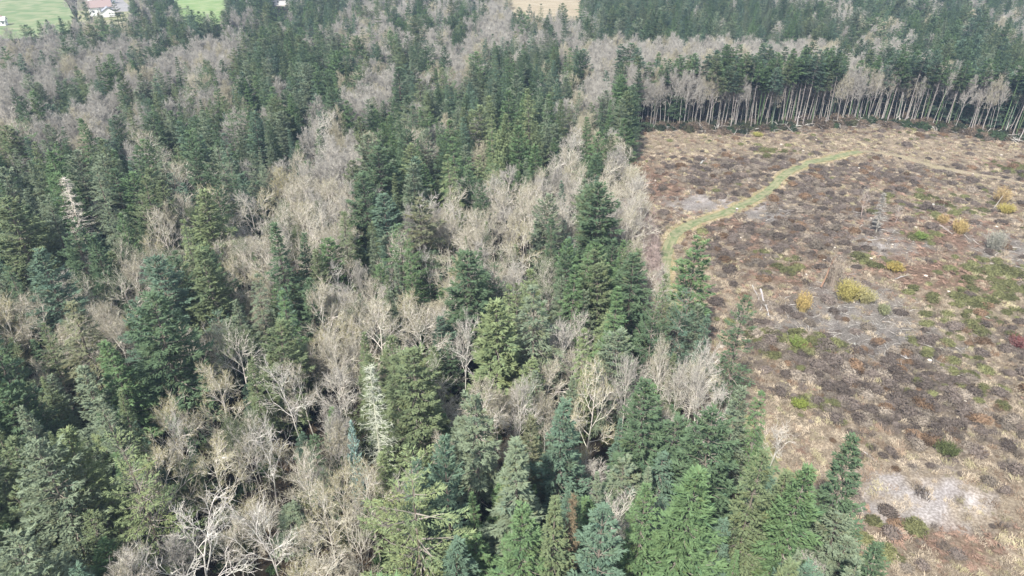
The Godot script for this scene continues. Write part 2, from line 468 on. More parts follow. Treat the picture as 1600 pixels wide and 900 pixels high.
func growth(x: float, z: float) -> Dictionary:
	var w := {"tan": 0.55, "purple": 0.22, "rust": 0.18, "green": 0.07, "slash": 0.10, "bare": 0.0}
	for a in zones:
		var dx: float = (x - a[1]) / a[3]
		var dz: float = (z - a[2]) / a[4]
		var d := dx * dx + dz * dz
		if d < 4.0:
			w[a[0]] += a[5] * 1.25 * exp(-d * 1.0)
	w.tan *= 1.0 + 1.5 * patch_noise.get_noise_2d(x * 5.0, z * 6.0)
	w.purple *= 1.0 + 1.5 * patch_noise.get_noise_2d(x * 5.0 + 300.0, z * 6.0)
	w.rust *= maxf(0.0, 1.0 + 2.2 * patch_noise.get_noise_2d(x * 7.0 + 700.0, z * 7.0))
	w.green *= maxf(0.0, 1.0 + 2.2 * patch_noise.get_noise_2d(x * 7.0, z * 7.0 + 900.0))
	w.bare *= maxf(0.0, 1.0 + 2.0 * fine_noise.get_noise_2d(x * 2.0, z * 2.0))
	return w


const SOIL := {"tan": [0.350, 0.288, 0.215], "purple": [0.125, 0.102, 0.088], "rust": [0.215, 0.142, 0.104], "green": [0.128, 0.130, 0.060], "slash": [0.265, 0.245, 0.228], "bare": [0.560, 0.520, 0.510]}


func ground_color(x: float, z: float) -> Color:
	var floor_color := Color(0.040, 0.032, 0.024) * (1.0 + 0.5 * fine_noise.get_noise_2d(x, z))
	if z < -420.0 or x < -40.0 or x > 330.0 or z > 0.0:
		return floor_color
	var inside := in_clearing(x, z)
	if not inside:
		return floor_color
	var w := growth(x, z)
	var sum := Color(0, 0, 0)
	var total := 0.0
	for k in w:
		var s := pow(maxf(w[k], 0.0), 2.0)
		sum += Color(SOIL[k][0], SOIL[k][1], SOIL[k][2]) * s
		total += s
	var c := sum * (1.0 / maxf(total, 1e-4))
	return c * (0.85 + 0.5 * fine_noise.get_noise_2d(x * 1.7, z * 1.7))


func sheet(xs: PackedFloat32Array, zs: PackedFloat32Array, m: Material) -> ArrayMesh:
	var v := PackedVector3Array()
	var c := PackedColorArray()
	var n := PackedVector3Array()
	var index := PackedInt32Array()
	var wide := xs.size()
	for j in zs.size():
		for i in wide:
			var x := xs[i]
			var z := zs[j]
			v.push_back(Vector3(x, ground(x, z), z))
			n.push_back(Vector3(ground(x - 0.7, z) - ground(x + 0.7, z), 1.4, ground(x, z - 0.7) - ground(x, z + 0.7)).normalized())
			c.push_back(ground_color(x, z))
	for j in zs.size() - 1:
		for i in wide - 1:
			var a := j * wide + i
			for k in [a, a + 1, a + wide, a + 1, a + wide + 1, a + wide]:
				index.push_back(k)
	var arrays := []
	arrays.resize(Mesh.ARRAY_MAX)
	arrays[Mesh.ARRAY_VERTEX] = v
	arrays[Mesh.ARRAY_NORMAL] = n
	arrays[Mesh.ARRAY_COLOR] = c
	arrays[Mesh.ARRAY_INDEX] = index
	var mesh := ArrayMesh.new()
	mesh.add_surface_from_arrays(Mesh.PRIMITIVE_TRIANGLES, arrays)
	mesh.surface_set_material(0, m)
	return mesh


func steps_between(stops: Array) -> PackedFloat32Array:
	# stops: [from, step, to, step, to ...]
	var out := PackedFloat32Array()
	var x: float = stops[0]
	out.push_back(x)
	for k in range(1, stops.size(), 2):
		while x < stops[k + 1] - 0.01:
			x = minf(x + stops[k], stops[k + 1])
			out.push_back(x)
	return out


func ribbon(line: PackedVector2Array, half: Array, lift: float, m: Material, col_a: Color, col_b: Color) -> ArrayMesh:
	# a strip that follows the ground along a smooth line; half: its half-width at each end
	var curve := Curve2D.new()
	for i in line.size():
		var before := line[maxi(i - 1, 0)]
		var after := line[mini(i + 1, line.size() - 1)]
		var t := (after - before) * 0.17
		curve.add_point(line[i], -t, t)
	var length := curve.get_baked_length()
	var rows := int(length / 0.9)
	var g := Geo.new()
	var last := []
	var across := 6
	for i in rows + 1:
		var s := length * i / rows
		var p := curve.sample_baked(s)
		var q := curve.sample_baked(minf(s + 0.5, length)) - curve.sample_baked(maxf(s - 0.5, 0.0))
		var side := Vector2(-q.y, q.x).normalized()
		var wide := lerpf(half[0], half[1], float(i) / rows)
		var row := []
		for k in across + 1:
			var e := (k / float(across) * 2.0 - 1.0)
			var ragged := 1.0 + 0.14 * fine_noise.get_noise_2d(p.x * 3.0 + k * 31.0, p.y * 3.0)
			var at := p + side * e * wide * ragged
			row.append(Vector3(at.x, ground(at.x, at.y) + lift, at.y))
		if last:
			for k in across:
				var mid: Vector3 = row[k]
				var worn := clampf(0.5 + fine_noise.get_noise_2d(mid.x * 2.5, mid.z * 2.5) * 1.3 + (0.35 if k == 1 or k == 4 else 0.0) + 0.45 * (1.0 - smoothstep(0.30, 0.50, float(i) / rows)), 0.0, 1.0)
				g.quad(last[k], row[k], row[k + 1], last[k + 1], col_a.lerp(col_b, worn))
		last = row
	return g.mesh(m)


# ------------------------------------------------------------------ what covers the clear-cut
func tuft_mesh(blades: int, spread: float, height: float, width: float, seed_: int) -> Geo:
	rng.seed = seed_
	var g := Geo.new()
	for k in blades:
		var az := rnd(0, TAU)
		var out := Vector3(cos(az), 0, sin(az))
		var root := Vector3(rnd(-0.6, 0.6), 0, rnd(-0.6, 0.6)) * spread
		var tip := root + (out * 0.7 + Vector3(0.35, 0, 0.15)) * spread * rnd(0.3, 0.8) + Vector3(0, height * rnd(0.5, 1.0), 0)
		var mid := root.lerp(tip, 0.55) + Vector3(0, height * 0.25, 0)
		var w := Vector3(-sin(az), rnd(-0.3, 0.3), cos(az)) * width
		var col := Color(1, 1, 1) * rnd(0.8, 1.2)
		g.tri(root - w, root + w, mid + w * 0.7, col)
		g.tri(root - w, mid + w * 0.7, mid - w * 0.7, col)
		g.tri(mid - w * 0.7, mid + w * 0.7, tip, col * 1.05)
	return g


func dome_mesh(leaves: int, radius: float, height: float, leaf: float, seed_: int) -> Geo:
	# a mound of tangled stems: a lumpy solid heart with small leaves and arching canes over it
	rng.seed = seed_
	var g := Geo.new()
	var rings := 5
	var round := 11
	var grid := []
	for i in rings + 1:
		var row := []
		for k in round:
			var az := TAU * (k + 0.5 * (i % 2)) / round
			var q := float(i) / rings
			var rr := radius * 0.80 * sin(q * PI * 0.5) * (1.0 + rnd(-0.16, 0.16))
			row.append(Vector3(cos(az) * rr, height * 0.72 * cos(q * PI * 0.5) * (1.0 + rnd(-0.3, 0.3)) - (0.1 if i == rings else 0.0), sin(az) * rr))
		grid.append(row)
	for i in rings:
		for k in round:
			var n := (k + 1) % round
			var col := Color(1, 1, 1) * rnd(0.82, 1.18)
			g.tri(grid[i][k], grid[i + 1][k], grid[i + 1][n], col)
			g.tri(grid[i][k], grid[i + 1][n], grid[i][n], col * rnd(0.9, 1.1))
	for k in leaves:
		var az := rnd(0, TAU)
		var q := sqrt(rng.randf())
		var out := Vector3(cos(az), 0, sin(az))
		var p := out * radius * q + Vector3(0, height * sqrt(maxf(0.0, 1.0 - q * q)) * rnd(0.70, 1.05), 0)
		var d := (out * 0.6 + Vector3(rnd(-1, 1), rnd(-0.1, 0.9), rnd(-1, 1))).normalized()
		var w := d.cross(Vector3(rnd(-1, 1), rnd(-0.5, 0.5), rnd(-1, 1))).normalized()
		g.tri(p - w * leaf * 0.40, p + w * leaf * 0.40, p + d * leaf * 2.0, Color(1, 1, 1) * rnd(0.65, 1.4))
	return g


func frond_mesh(fronds: int, seed_: int) -> Geo:
	rng.seed = seed_
	var g := Geo.new()
	for k in fronds:
		var az := rnd(0, TAU)
		var out := Vector3(cos(az), 0, sin(az))
		var side := Vector3(-sin(az), 0, cos(az))
		var l := rnd(0.6, 1.1)
		var col := Color(1, 1, 1) * rnd(0.65, 1.35)
		for j in 4:
			var s := (j + 0.5) / 4.0
			var p := out * l * s + Vector3(0, 0.75 * l * (1.6 * s - 1.3 * s * s), 0)
			for hand in [-1.0, 1.0]:
				g.tri(p - out * 0.08, p + out * 0.10, p + side * hand * 0.32 * (1.15 - s) + out * 0.12 + Vector3(0, rnd(-0.12, 0.02), 0), col * rnd(0.9, 1.1))
	return g


func stick_mesh(seed_: int) -> Geo:
	rng.seed = seed_
	var g := Geo.new()
	var p := Vector3(-0.5, 0.02, 0)
	for k in 3:
		var q := p + Vector3(0.34, rnd(-0.02, 0.05), rnd(-0.06, 0.06))
		g.tube(p, q, 0.030 - k * 0.007, 0.023 - k * 0.007, 3, Color(1, 1, 1) * rnd(0.85, 1.1))
		if k:
			g.tube(p, p + Vector3(rnd(0.05, 0.2), rnd(0.05, 0.16), rnd(-0.2, 0.2)), 0.012, 0.0, 3, Color(1, 1, 1))
		p = q
	return g


func scatter(parent: Node, called: String, m: Mesh, where: Array, colors: Array) -> MultiMeshInstance3D:
	var mm := MultiMesh.new()
	mm.transform_format = MultiMesh.TRANSFORM_3D
	mm.use_colors = true
	mm.mesh = m
	mm.instance_count = where.size()
	for i in where.size():
		mm.set_instance_transform(i, where[i])
		mm.set_instance_color(i, colors[i])
	var o := MultiMeshInstance3D.new()
	o.name = numbered(called) if parent == self else called
	o.multimesh = mm
	parent.add_child(o, true)
	o.set_meta("kind", "stuff")
	return o


# ------------------------------------------------------------------ placing trees
func hero(shape: String, tone: String, x: float, z: float, h: float, r: float, label: String, mark: String) -> void:
	trees.append({"shape": shape, "tone": tone, "x": x, "z": z, "h": h, "r": r, "label": label, "mark": mark, "hero": true, "turn": rnd(0, TAU)})


func in_picture(x: float, y: float, z: float) -> Vector2:
	# where a point shows, in halves of the picture's width from its middle (labels and the choice of the 300 largest only)
	var p := deg_to_rad(CAM_PITCH)
	var dy := y - CAM_HEIGHT
	var depth := -dy * sin(p) - z * cos(p)
	var up := dy * cos(p) - z * sin(p)
	if depth < 1.0:
		return Vector2(9, 9)
	return Vector2(x / depth, -up / depth) / (800.0 / 1081.0)


var stands := [
	{"z": -346, "row": [["open", -211], ["mixed_fir", -196], ["open", -181], ["mixed_fir", -166], ["fir", -151], ["mixed_fir", -136], ["open", -121], ["fir", -90], ["mixed", -60], ["mixed_fir", -45], ["mixed", -30], ["mixed_fir", -15], ["grey_alder", 0], ["mixed", 15], ["mixed_fir", 45], ["fir", 151], ["mixed_fir", 166], ["mixed", 181], ["fir", 211], ["mixed_fir", 241]]},
	{"z": -271, "row": [["grey_alder", -181], ["fir", -169], ["grey_alder", -145], ["fir", -133], ["grey_alder", -108], ["fir", -72], ["mixed_fir", -60], ["mixed", -48], ["fir", -36], ["mixed_fir", -24], ["grey_alder", -12], ["mixed_fir", 0], ["fir", 12], ["mixed_fir", 24], ["grey_alder", 133], ["mixed_fir", 145], ["grey_alder", 157], ["fir", 193]]},
	{"z": -221, "row": [["grey_alder", -151], ["fir", -130], ["grey_alder", -120], ["fir", -110], ["mixed_fir", -100], ["grey_alder", -90], ["mixed_fir", -70], ["fir", -50], ["grey_alder", -40], ["fir", 10], ["mixed_fir", 20], ["grey_alder", 30], ["fir", 40], ["grey_alder", 50], ["fir", 60], ["edge", 161]]},
	{"z": -185, "row": [["alder", -129], ["grey_alder", -103], ["mixed_fir", -95], ["fir", -86], ["mixed_fir", -69], ["fir", -60], ["mixed", -52], ["alder", -43], ["mixed", -34], ["fir", -26], ["mixed", -17], ["mixed_fir", -9], ["pale_fir", 9], ["fir", 17], ["mixed", 26], ["fir", 34], ["edge", 138]]},
	{"z": -158, "row": [["mixed_fir", -113], ["fir", -98], ["mixed_fir", -75], ["fir", -60], ["mixed_fir", -53], ["mixed", -45], ["grey_alder", -38], ["mixed", -30], ["fir", -23], ["mixed_fir", -15], ["pale_fir", 8], ["mixed", 15], ["mixed_fir", 23], ["alder", 30], ["edge", 120]]},
	{"z": -145, "row": [["fir", -78], ["budding", -71], ["fir", -64], ["mixed_fir", -57], ["budding", -49], ["alder", -35], ["fir", -28], ["mixed_fir", -21], ["pale_fir", -14], ["mixed_fir", -7], ["alder", 7], ["mixed", 14], ["alder", 49], ["edge", 113]]},
	{"z": -127, "row": [["fir", -89], ["mixed_fir", -83], ["fir", -70], ["budding", -64], ["mixed_fir", -57], ["alder", -51], ["budding", -38], ["alder", -32], ["fir", -25], ["mixed_fir", -19], ["alder", 6], ["mixed", 13], ["fir", 19], ["alder", 57], ["edge", 102]]},
	{"z": -113, "row": [["fir", -75], ["mixed_fir", -69], ["budding", -58], ["pale_fir", -52], ["budding", -46], ["alder", -40], ["budding", -35], ["alder", -29], ["mixed_fir", -23], ["fir", -17], ["alder", 0], ["budding", 6], ["fir", 17], ["alder", 93]]},
	{"z": -101, "row": [["fir", -80], ["mixed_fir", -74], ["budding", -64], ["mixed_fir", -58], ["fir", -53], ["mixed_fir", -48], ["budding", -37], ["alder", -21], ["mixed_fir", -16], ["budding", -11], ["mixed_fir", -5], ["fir", 0], ["mixed_fir", 5], ["budding", 11], ["fir", 21], ["alder", 85]]},
	{"z": -90, "row": [["budding", -73], ["mixed_fir", -68], ["budding", -59], ["fir", -49], ["mixed_fir", -39], ["fir", -34], ["budding", -15], ["mixed", -10], ["fir", -5], ["pale_fir", 5], ["mixed", 15], ["pale_fir", 20], ["fir", 78]]},
	{"z": -82, "row": [["fir", -68], ["budding", -64], ["mixed_fir", -55], ["fir", -45], ["budding", -36], ["fir", -32], ["budding", -27], ["alder", -23], ["budding", -18], ["mixed", -14], ["fir", -9], ["budding", -5], ["pale_fir", 5], ["budding", 9], ["alder", 14], ["pale_fir", 18], ["alder", 32], ["fir", 73]]},
	{"z": -74, "row": [["grey_fir", -59], ["mixed_fir", -55], ["grey_fir", -51], ["mixed_fir", -47], ["budding", -38], ["alder", -34], ["budding", -25], ["mixed_fir", -21], ["pale_fir", -13], ["alder", -8], ["fir", -4], ["budding", 4], ["alder", 8], ["budding", 13], ["mixed_fir", 17], ["alder", 25], ["fir", 68]]},
	{"z": -67, "row": [["grey_fir", -48], ["budding", -32], ["alder", -28], ["fir", -24], ["mixed_fir", -16], ["pale_fir", -8], ["fir", -4], ["mixed", 0], ["mixed_fir", 4], ["budding", 12], ["fir", 16], ["alder", 24], ["fir", 64]]},
	{"z": -62, "row": [["grey_fir", -52], ["pale_fir", -45], ["fir", -41], ["budding", -30], ["mixed_fir", -26], ["fir", -22], ["budding", -15], ["pale_fir", -11], ["fir", -7], ["mixed_fir", -4], ["pale_fir", 0], ["fir", 4], ["mixed_fir", 7], ["budding", 11], ["fir", 60]]},
	{"z": -56, "row": [["grey_fir", -49], ["pale_fir", -39], ["budding", -35], ["alder", -32], ["budding", -28], ["mixed_fir", -25], ["budding", -18], ["pale_fir", -14], ["mixed_fir", -7], ["fir", -4], ["pale_fir", 4], ["fir", 7], ["mixed_fir", 11], ["fir", 57]]},
	{"z": -52, "row": [["grey_fir", -43], ["pale_fir", -37], ["alder", -30], ["mixed_fir", -27], ["budding", -17], ["pale_fir", -10], ["fir", -3], ["pale_fir", 0], ["fir", 54]]},
	{"z": -48, "row": [["grey_fir", -41], ["mixed_fir", -38], ["alder", -29], ["green_fir", -25], ["fir", -22], ["budding", -19], ["mixed_fir", -16], ["pale_fir", -10], ["fir", -3], ["green_fir", 3], ["fir", 10], ["green_fir", 13], ["fir", 51]]},
	{"z": -44, "row": [["grey_fir", -39], ["mixed_fir", -36], ["alder", -30], ["mixed_fir", -27], ["green_fir", -24], ["fir", -21], ["alder", -18], ["mixed_fir", -15], ["pale_fir", -9], ["fir", -3], ["green_fir", 3], ["fir", 6], ["green_fir", 12], ["fir", 18], ["green_fir", 21], ["fir", 48]]},
]


func stand_at(x: float, z: float) -> String:
	var wx := x + rough_noise.get_noise_2d(x * 3.0, z * 3.0) * 7.0
	var wz := z + rough_noise.get_noise_2d(x * 3.0 + 500.0, z * 3.0) * 7.0 * clampf(-z / 150.0, 0.5, 2.0)
	var best: Dictionary = stands[0]
	var gap := 1e9
	for s in stands:
		# rows lie farther apart with distance, so compare on that scale
		var d := absf(log(maxf(-wz, 5.0)) - log(-float(s.z)))
		if d < gap:
			gap = d
			best = s
	for a in best.row:
		if wx < a[1]:
			return a[0]
	return best.row[-1][0]


# share of conifers; conifer tones; bare tones
const MIXES := {
	"fir": [0.90, ["deep", "grey", "blue", "deep", "olive", "fresh", "grey"], ["ash"]],
	"mixed_fir": [0.70, ["deep", "deep", "blue", "olive", "fresh", "grey"], ["ash", "tan"]],
	"mixed": [0.48, ["deep", "olive", "blue", "fresh", "grey"], ["tan", "ash"]],
	"alder": [0.24, ["deep", "olive", "fresh"], ["tan", "ash", "tan"]],
	"budding": [0.26, ["deep", "olive", "grey"], ["tan", "gold", "olive", "tan"]],
	"grey_alder": [0.10, ["deep", "blue"], ["ash"]],
	"pale_fir": [0.88, ["yellow", "olive", "grey", "yellow", "fresh"], ["tan"]],
	"green_fir": [0.95, ["fresh", "fresh", "olive", "deep", "yellow"], ["tan"]],
	"edge": [0.55, ["deep", "deep", "fresh", "blue"], ["ash"]],
	"grey_fir": [0.95, ["grey", "yellow", "fresh", "grey", "olive", "deep"], ["tan"]],
	"open": [0.0, ["deep"], ["ash"]],
}
const FIR_PICK := ["dense_fir", "dense_fir_b", "broad_fir", "broad_fir_b", "spire_fir", "spire_fir_b", "young_fir", "cedar", "hemlock", "gappy_fir", "dense_fir", "broad_fir", "spire_fir", "open_fir", "thin_fir", "gappy_fir", "hemlock"]
const BARE_PICK := ["alder", "alder", "alder_b", "maple", "maple_b", "grey_alder"]


func pick(a: Array) -> Variant:
	return a[rng.randi() % a.size()]


func plant_forest() -> void:
	rng.seed = 4242
	var filled := {}
	for t in trees:
		var cell := Vector2i(floori(t.x / 8.0), floori(t.z / 8.0))
		if not filled.has(cell):
			filled[cell] = []
		filled[cell].append(t)
	var z := -30.0
	while z > -585.0:
		var gap := lerpf(3.5, 5.0, smoothstep(80.0, 160.0, -z))
		var half := (absf(z) + 40.0) * 0.80 + 25.0
		var x := -half
		while x < half:
			var px := x + rnd(-0.42, 0.42) * gap
			var pz := z + rnd(-0.42, 0.42) * gap
			x += gap
			if in_clearing(px, pz):
				continue
			var stand := stand_at(px, pz)
			if pz < -280.0 and in_openings(px, pz):
				continue
			if stand == "open" and rng.randf() > 0.12:
				continue
			var mix: Array = MIXES[stand]
			var clump := clampf(0.5 + 1.1 * patch_noise.get_noise_2d(px * 1.5 + 90.0, pz * 1.5), 0.0, 1.0)
			var fir: bool = lerpf(rng.randf(), clump, 0.4 if pz < -190.0 else 0.18) < mix[0]
			var h := (rnd(13.5, 20.5) if pz > -110.0 else rnd(14.0, 22.0)) if fir else (rnd(12.5, 16.5) if pz > -110.0 else rnd(14.0, 18.5))
			if fir and rng.randf() < 0.12:
				h *= 0.72
			if fir and stand in ["grey_alder", "alder", "budding"] and rng.randf() < 0.6:
				h *= rnd(0.75, 1.0)
			var shape: String = pick(FIR_PICK) if fir else pick(BARE_PICK)
			var tone: String = pick(mix[1]) if fir else pick(mix[2])
			if fir and stand == "pale_fir" and rng.randf() < 0.5:
				shape = pick(["cedar", "hemlock"])
			if not fir:
				if stand == "grey_alder" or pz < -270.0:
					shape = pick(["grey_alder", "alder_b", "grey_alder"])
					h = rnd(15.5, 19.5)
					tone = "ash" if rng.randf() < 0.8 else "tan"
				elif rng.randf() < 0.035:
					shape = "white_tree"
					tone = "white"
			var r: float = shapes[shape].r * rnd(0.80, 1.10) * (h / shapes[shape].h) * (1.12 if pz < -130.0 else 1.0)
			if stand == "edge":
				continue
			var clear := true
			var cell := Vector2i(floori(px / 8.0), floori(pz / 8.0))
			for i in [-1, 0, 1]:
				for j in [-2, -1, 0, 1]:
					for t in filled.get(cell + Vector2i(i, j), []):
						if ((t.shape as String).begins_with("snag") or t.shape == "white_tree") and pz > t.z and pz - t.z < 15.0 and absf(px - t.x - t.x * (pz - t.z) / t.z) < t.r * 0.7 + 1.2:
							h = minf(h, t.h * rnd(0.45, 0.58))
						if Vector2(px - t.x, pz - t.z).length() < (t.r * 0.55 + 1.3):
							clear = false
						# nothing tall just in front of a hand-placed tree
						elif Vector2(px - t.x, pz - t.z - 3.0).length() < t.r * 0.8 + 1.0 and h > t.h * 0.68:
							h = t.h * rnd(0.52, 0.68)
			if clear:
				trees.append({"shape": shape, "tone": tone, "x": px, "z": pz, "h": h, "r": r, "label": "", "mark": "", "hero": false, "turn": rnd(0, TAU)})
		z -= gap


var openings := []
var treeless := []


func in_openings(x: float, z: float) -> bool:
	for p in treeless:
		if Geometry2D.is_point_in_polygon(Vector2(x, z), p):
			return true
	return false


func plant_wall() -> void:
	# the tall edge of the wood along the far side of the clear-cut: thin stems left standing when the rest was felled
	rng.seed = 777
	var line := PackedVector2Array([Vector2(39.5, -226.4), Vector2(51.7, -228.6), Vector2(69.1, -229.3), Vector2(86.9, -230.7), Vector2(109.8, -233.7), Vector2(130.3, -230.7), Vector2(148.9, -225.0), Vector2(164.1, -215.6), Vector2(187.9, -194.2)])
	for row in 7:
		for i in line.size() - 1:
			var a := line[i]
			var b := line[i + 1]
			var n := int(a.distance_to(b) / (1.6 if row < 3 else 3.0))
			for k in n:
				var p := a.lerp(b, clampf((k + rnd(-0.6, 1.6)) / n, 0.0, 1.0))
				var away := (b - a).orthogonal().normalized()
				if away.y > 0:
					away = -away
				p += away * (row * 3.0 + rnd(-1.3, 1.3) + 1.5)
				var across := p.x
				var q := rng.randf()
				var shape := ""
				var tone := "deep"
				var pic := in_picture(p.x, 0, p.y).x * 800.0 + 800.0
				var fir_share := 0.30 if pic < 1105 else (0.85 if pic < 1290 else (0.48 if pic < 1470 else 0.66))
				if q < fir_share:
					shape = pick(["slender_fir", "slender_fir_b", "slender_fir"])
					tone = pick(["deep", "fresh", "fresh", "blue", "olive"])
					if pic > 1440 and row > 1:
						shape = pick(["dense_fir", "broad_fir", "spire_fir"])
						tone = pick(["deep", "blue", "blue"])
				else:
					shape = pick(["edge_alder", "edge_alder", "grey_alder"])
					tone = pick(["ash", "ash", "tan"])
				var h := rnd(17.5, 25.0) if shape.begins_with("slender") else rnd(16.0, 21.0)
				trees.append({"shape": shape, "tone": tone, "x": p.x, "z": p.y, "h": h, "r": shapes[shape].r * rnd(0.8, 1.15) * h / 22.0, "label": "", "mark": "", "hero": false, "wall": row < 3, "turn": rnd(0, TAU)})


func place(t: Dictionary, name_: String, label: String, category: String, group: String) -> void:
	var o := thing(name_, label, category, Vector3(t.x, ground(t.x, t.z) - 0.1, t.z), t.turn, group)
	var s: Dictionary = shapes[t.shape]
	o.scale = Vector3(t.r / s.r, t.h / s.h, t.r / s.r)
	if not t.hero:
		o.rotation.x = t.get("lean_x", 0.0)
		o.rotation.z = t.get("lean_z", 0.0)
	dress(o, t.shape, t.tone)


func shape_word(t: Dictionary) -> String:
	var s: String = t.shape
	for k in ["dense_fir|thick fir", "broad_fir|broad fir", "spire_fir|spire-topped fir", "young_fir|bushy fir", "cedar|feathery cedar", "hemlock|drooping hemlock", "gappy_fir|gappy fir", "open_fir|open fir", "thin_fir|thin fir", "slender|slender bare-stemmed fir", "snag|dead conifer", "maple|spreading bare tree", "white_tree|crooked dead tree", "edge_alder|tall bare alder", "grey_alder|upright bare alder", "alder|rounded bare alder", "sapling|bare sapling"]:
		var a: PackedStringArray = (k as String).split("|")
		if s.begins_with(a[0]):
			return a[1]
	return "tree"


func describe(t: Dictionary) -> String:
	var at := in_picture(t.x, t.h, t.z)
	var near := []
	for m in landmarks:
		var d: Vector2 = at - m[0]
		near.append([d.length(), d, m[1]])
	near.sort_custom(func(a, b): return a[0] < b[0])
	var look: String = TONE_WORDS[t.tone] + " " + shape_word(t)
	var size := "small " if t.h < (15.0 if shapes[t.shape].fir else 14.2) else ("tall " if t.h > (22.5 if shapes[t.shape].fir else 17.5) else "")
	for trial in [["", ""], [size, ""], [size, "d"]]:
		for k in 7:
			var d: Vector2 = near[k][1]
			var where := ""
			if absf(d.y) > 0.4 * absf(d.x):
				where = "behind" if d.y < 0.0 else "in front of"
				if trial[1]:
					where = ("close " if near[k][0] < 0.06 else ("a little way " if near[k][0] < 0.12 else "well ")) + where
			else:
				where = "on the clearing side of" if d.x > 0.0 else "deeper in the wood than"
				if trial[1]:
					where = ("just " if near[k][0] < 0.06 else "some way ") + where
			var also := ""
			if absf(d.y) > 0.4 * absf(d.x) and absf(d.x) > 0.4 * absf(d.y):
				also = ", towards the clearing" if d.x > 0.0 else ", away from the clearing"
			var label: String = trial[0] + look + " " + where + " " + near[k][2] + also
			if label.replace("-", " ").split(" ", false).size() <= 16 and not used_labels.has(label):
				used_labels[label] = true
				return label
	return ""


func set_out_trees() -> void:
	for t in trees:
		if t.mark:
			landmarks.append([in_picture(t.x, t.h, t.z), t.mark])
		if t.hero:
			used_labels[t.label] = true
	for a in [[38.2, -146.7, "the bend of the grassy track"], [105.4, -203.2, "the far end of the grassy track"], [68.9, -174.7, "the grassy track"], [-277.9, -501.7, "the white house"], [-308.5, -466.3, "the green lawn"], [-212.9, -507.6, "the bright green field"], [51.9, -65.9, "the pale soil patch"]]:
		landmarks.append([in_picture(a[0], 0.0, a[1]), a[2]])
	for t in trees:
		var top := in_picture(t.x, t.h, t.z)
		var mid := in_picture(t.x, t.h * 0.55, t.z)
		var far := Vector3(t.x, t.h - CAM_HEIGHT, t.z).length()
		var seen := absf(top.x) < 1.03 and absf(top.y) < 0.5625 or absf(mid.x) < 1.0 and absf(mid.y) < 0.56
		t.size = t.h * t.r / far / far if seen else 0.0
		if t.hero:
			t.size = 1e6
	trees.sort_custom(func(a, b): return a.size > b.size)
	var left := {"conifer": 298, "bare": 298, "wall": 230}
	var rest := {}
	for t in trees:
		var s: Dictionary = shapes[t.shape]
		var kind := "conifer" if s.fir else "bare"
		if t.get("wall", false):
			kind = "wall"
		var label := ""
		if t.size > 0.0 and left[kind] > 0:
			label = t.label if t.hero else describe(t)
		if label:
			left[kind] -= 1
			if not t.hero:
				var sway := 0.07 if kind == "wall" else 0.06
				t.lean_x = rng.randf_range(-sway, sway)
				t.lean_z = rng.randf_range(-sway, sway)
			var n := "fir_tree" if s.fir else "bare_tree"
			var category := "fir tree" if s.fir else "bare tree"
			if (t.shape as String).begins_with("cedar"): n = "cedar_tree"; category = "cedar tree"
			elif t.shape == "hemlock": n = "hemlock_tree"; category = "hemlock tree"
			elif (t.shape as String).begins_with("snag"): n = "dead_conifer"; category = "dead tree"
			elif t.shape == "white_tree": n = "dead_tree"; category = "dead tree"
			elif (t.shape as String).begins_with("slender"): n = "slender_fir"; category = "fir tree"
			place(t, n, label, category, "tall slender trees along the far edge of the clearing" if kind == "wall" else ("conifers of the wood" if s.fir else "bare trees of the wood"))
		else:
			if not rest.has(t.shape):
				rest[t.shape] = []
			rest[t.shape].append(t)
	for group in [["far_conifers", true, "mass of further dark firs filling the wood towards the houses", "conifer wood"], ["far_bare_trees", false, "mass of further pale bare alders filling gaps in the wood", "alder wood"]]:
		var o := Node3D.new()
		o.name = group[0]
		add_child(o, true)
		tag(o, group[2], group[3], "", "stuff")
		for shape in rest:
			var s: Dictionary = shapes[shape]
			if s.fir != group[1]:
				continue
			var where := []
			var colors := []
			for t in rest[shape]:
				var b := Basis.from_euler(Vector3(rng.randf_range(-0.035, 0.035), t.turn, rng.randf_range(-0.035, 0.035))) * Basis.from_scale(Vector3(t.r / s.r, t.h / s.h, t.r / s.r))
				where.append(Transform3D(b, Vector3(t.x, ground(t.x, t.z) - 0.1, t.z)))
				colors.append(tone_color(t.tone) * rng.randf_range(0.85, 1.15))
			scatter(o, "conifers" if s.fir else "alders", whole_mesh_tinted(shape), where, colors)


func whole_mesh_tinted(shape: String) -> ArrayMesh:
	# copies tint all their surfaces alike, so bark is given here as a share of the crown's colour
	var s: Dictionary = shapes[shape]
	var m := ArrayMesh.new()
	var leaf := tone_color("deep") if s.fir else tone_color("ash")
	for k in ["stem", "boughs", "needles"]:
		var g := Geo.new()
		g.v = s[k].v
		g.c = s[k].c
		if k != "needles" and not s.needles.v.is_empty():
			g.c = s[k].c.duplicate()
			for i in g.c.size():
				g.c[i] = Color(g.c[i].r / leaf.r, g.c[i].g / leaf.g, g.c[i].b / leaf.b)
		g.add_to(m, mat("copy_needles" if s.fir else "copy_twigs", Color(1, 1, 1), 0.8, 0.30 if s.fir else 0.0))
	return m


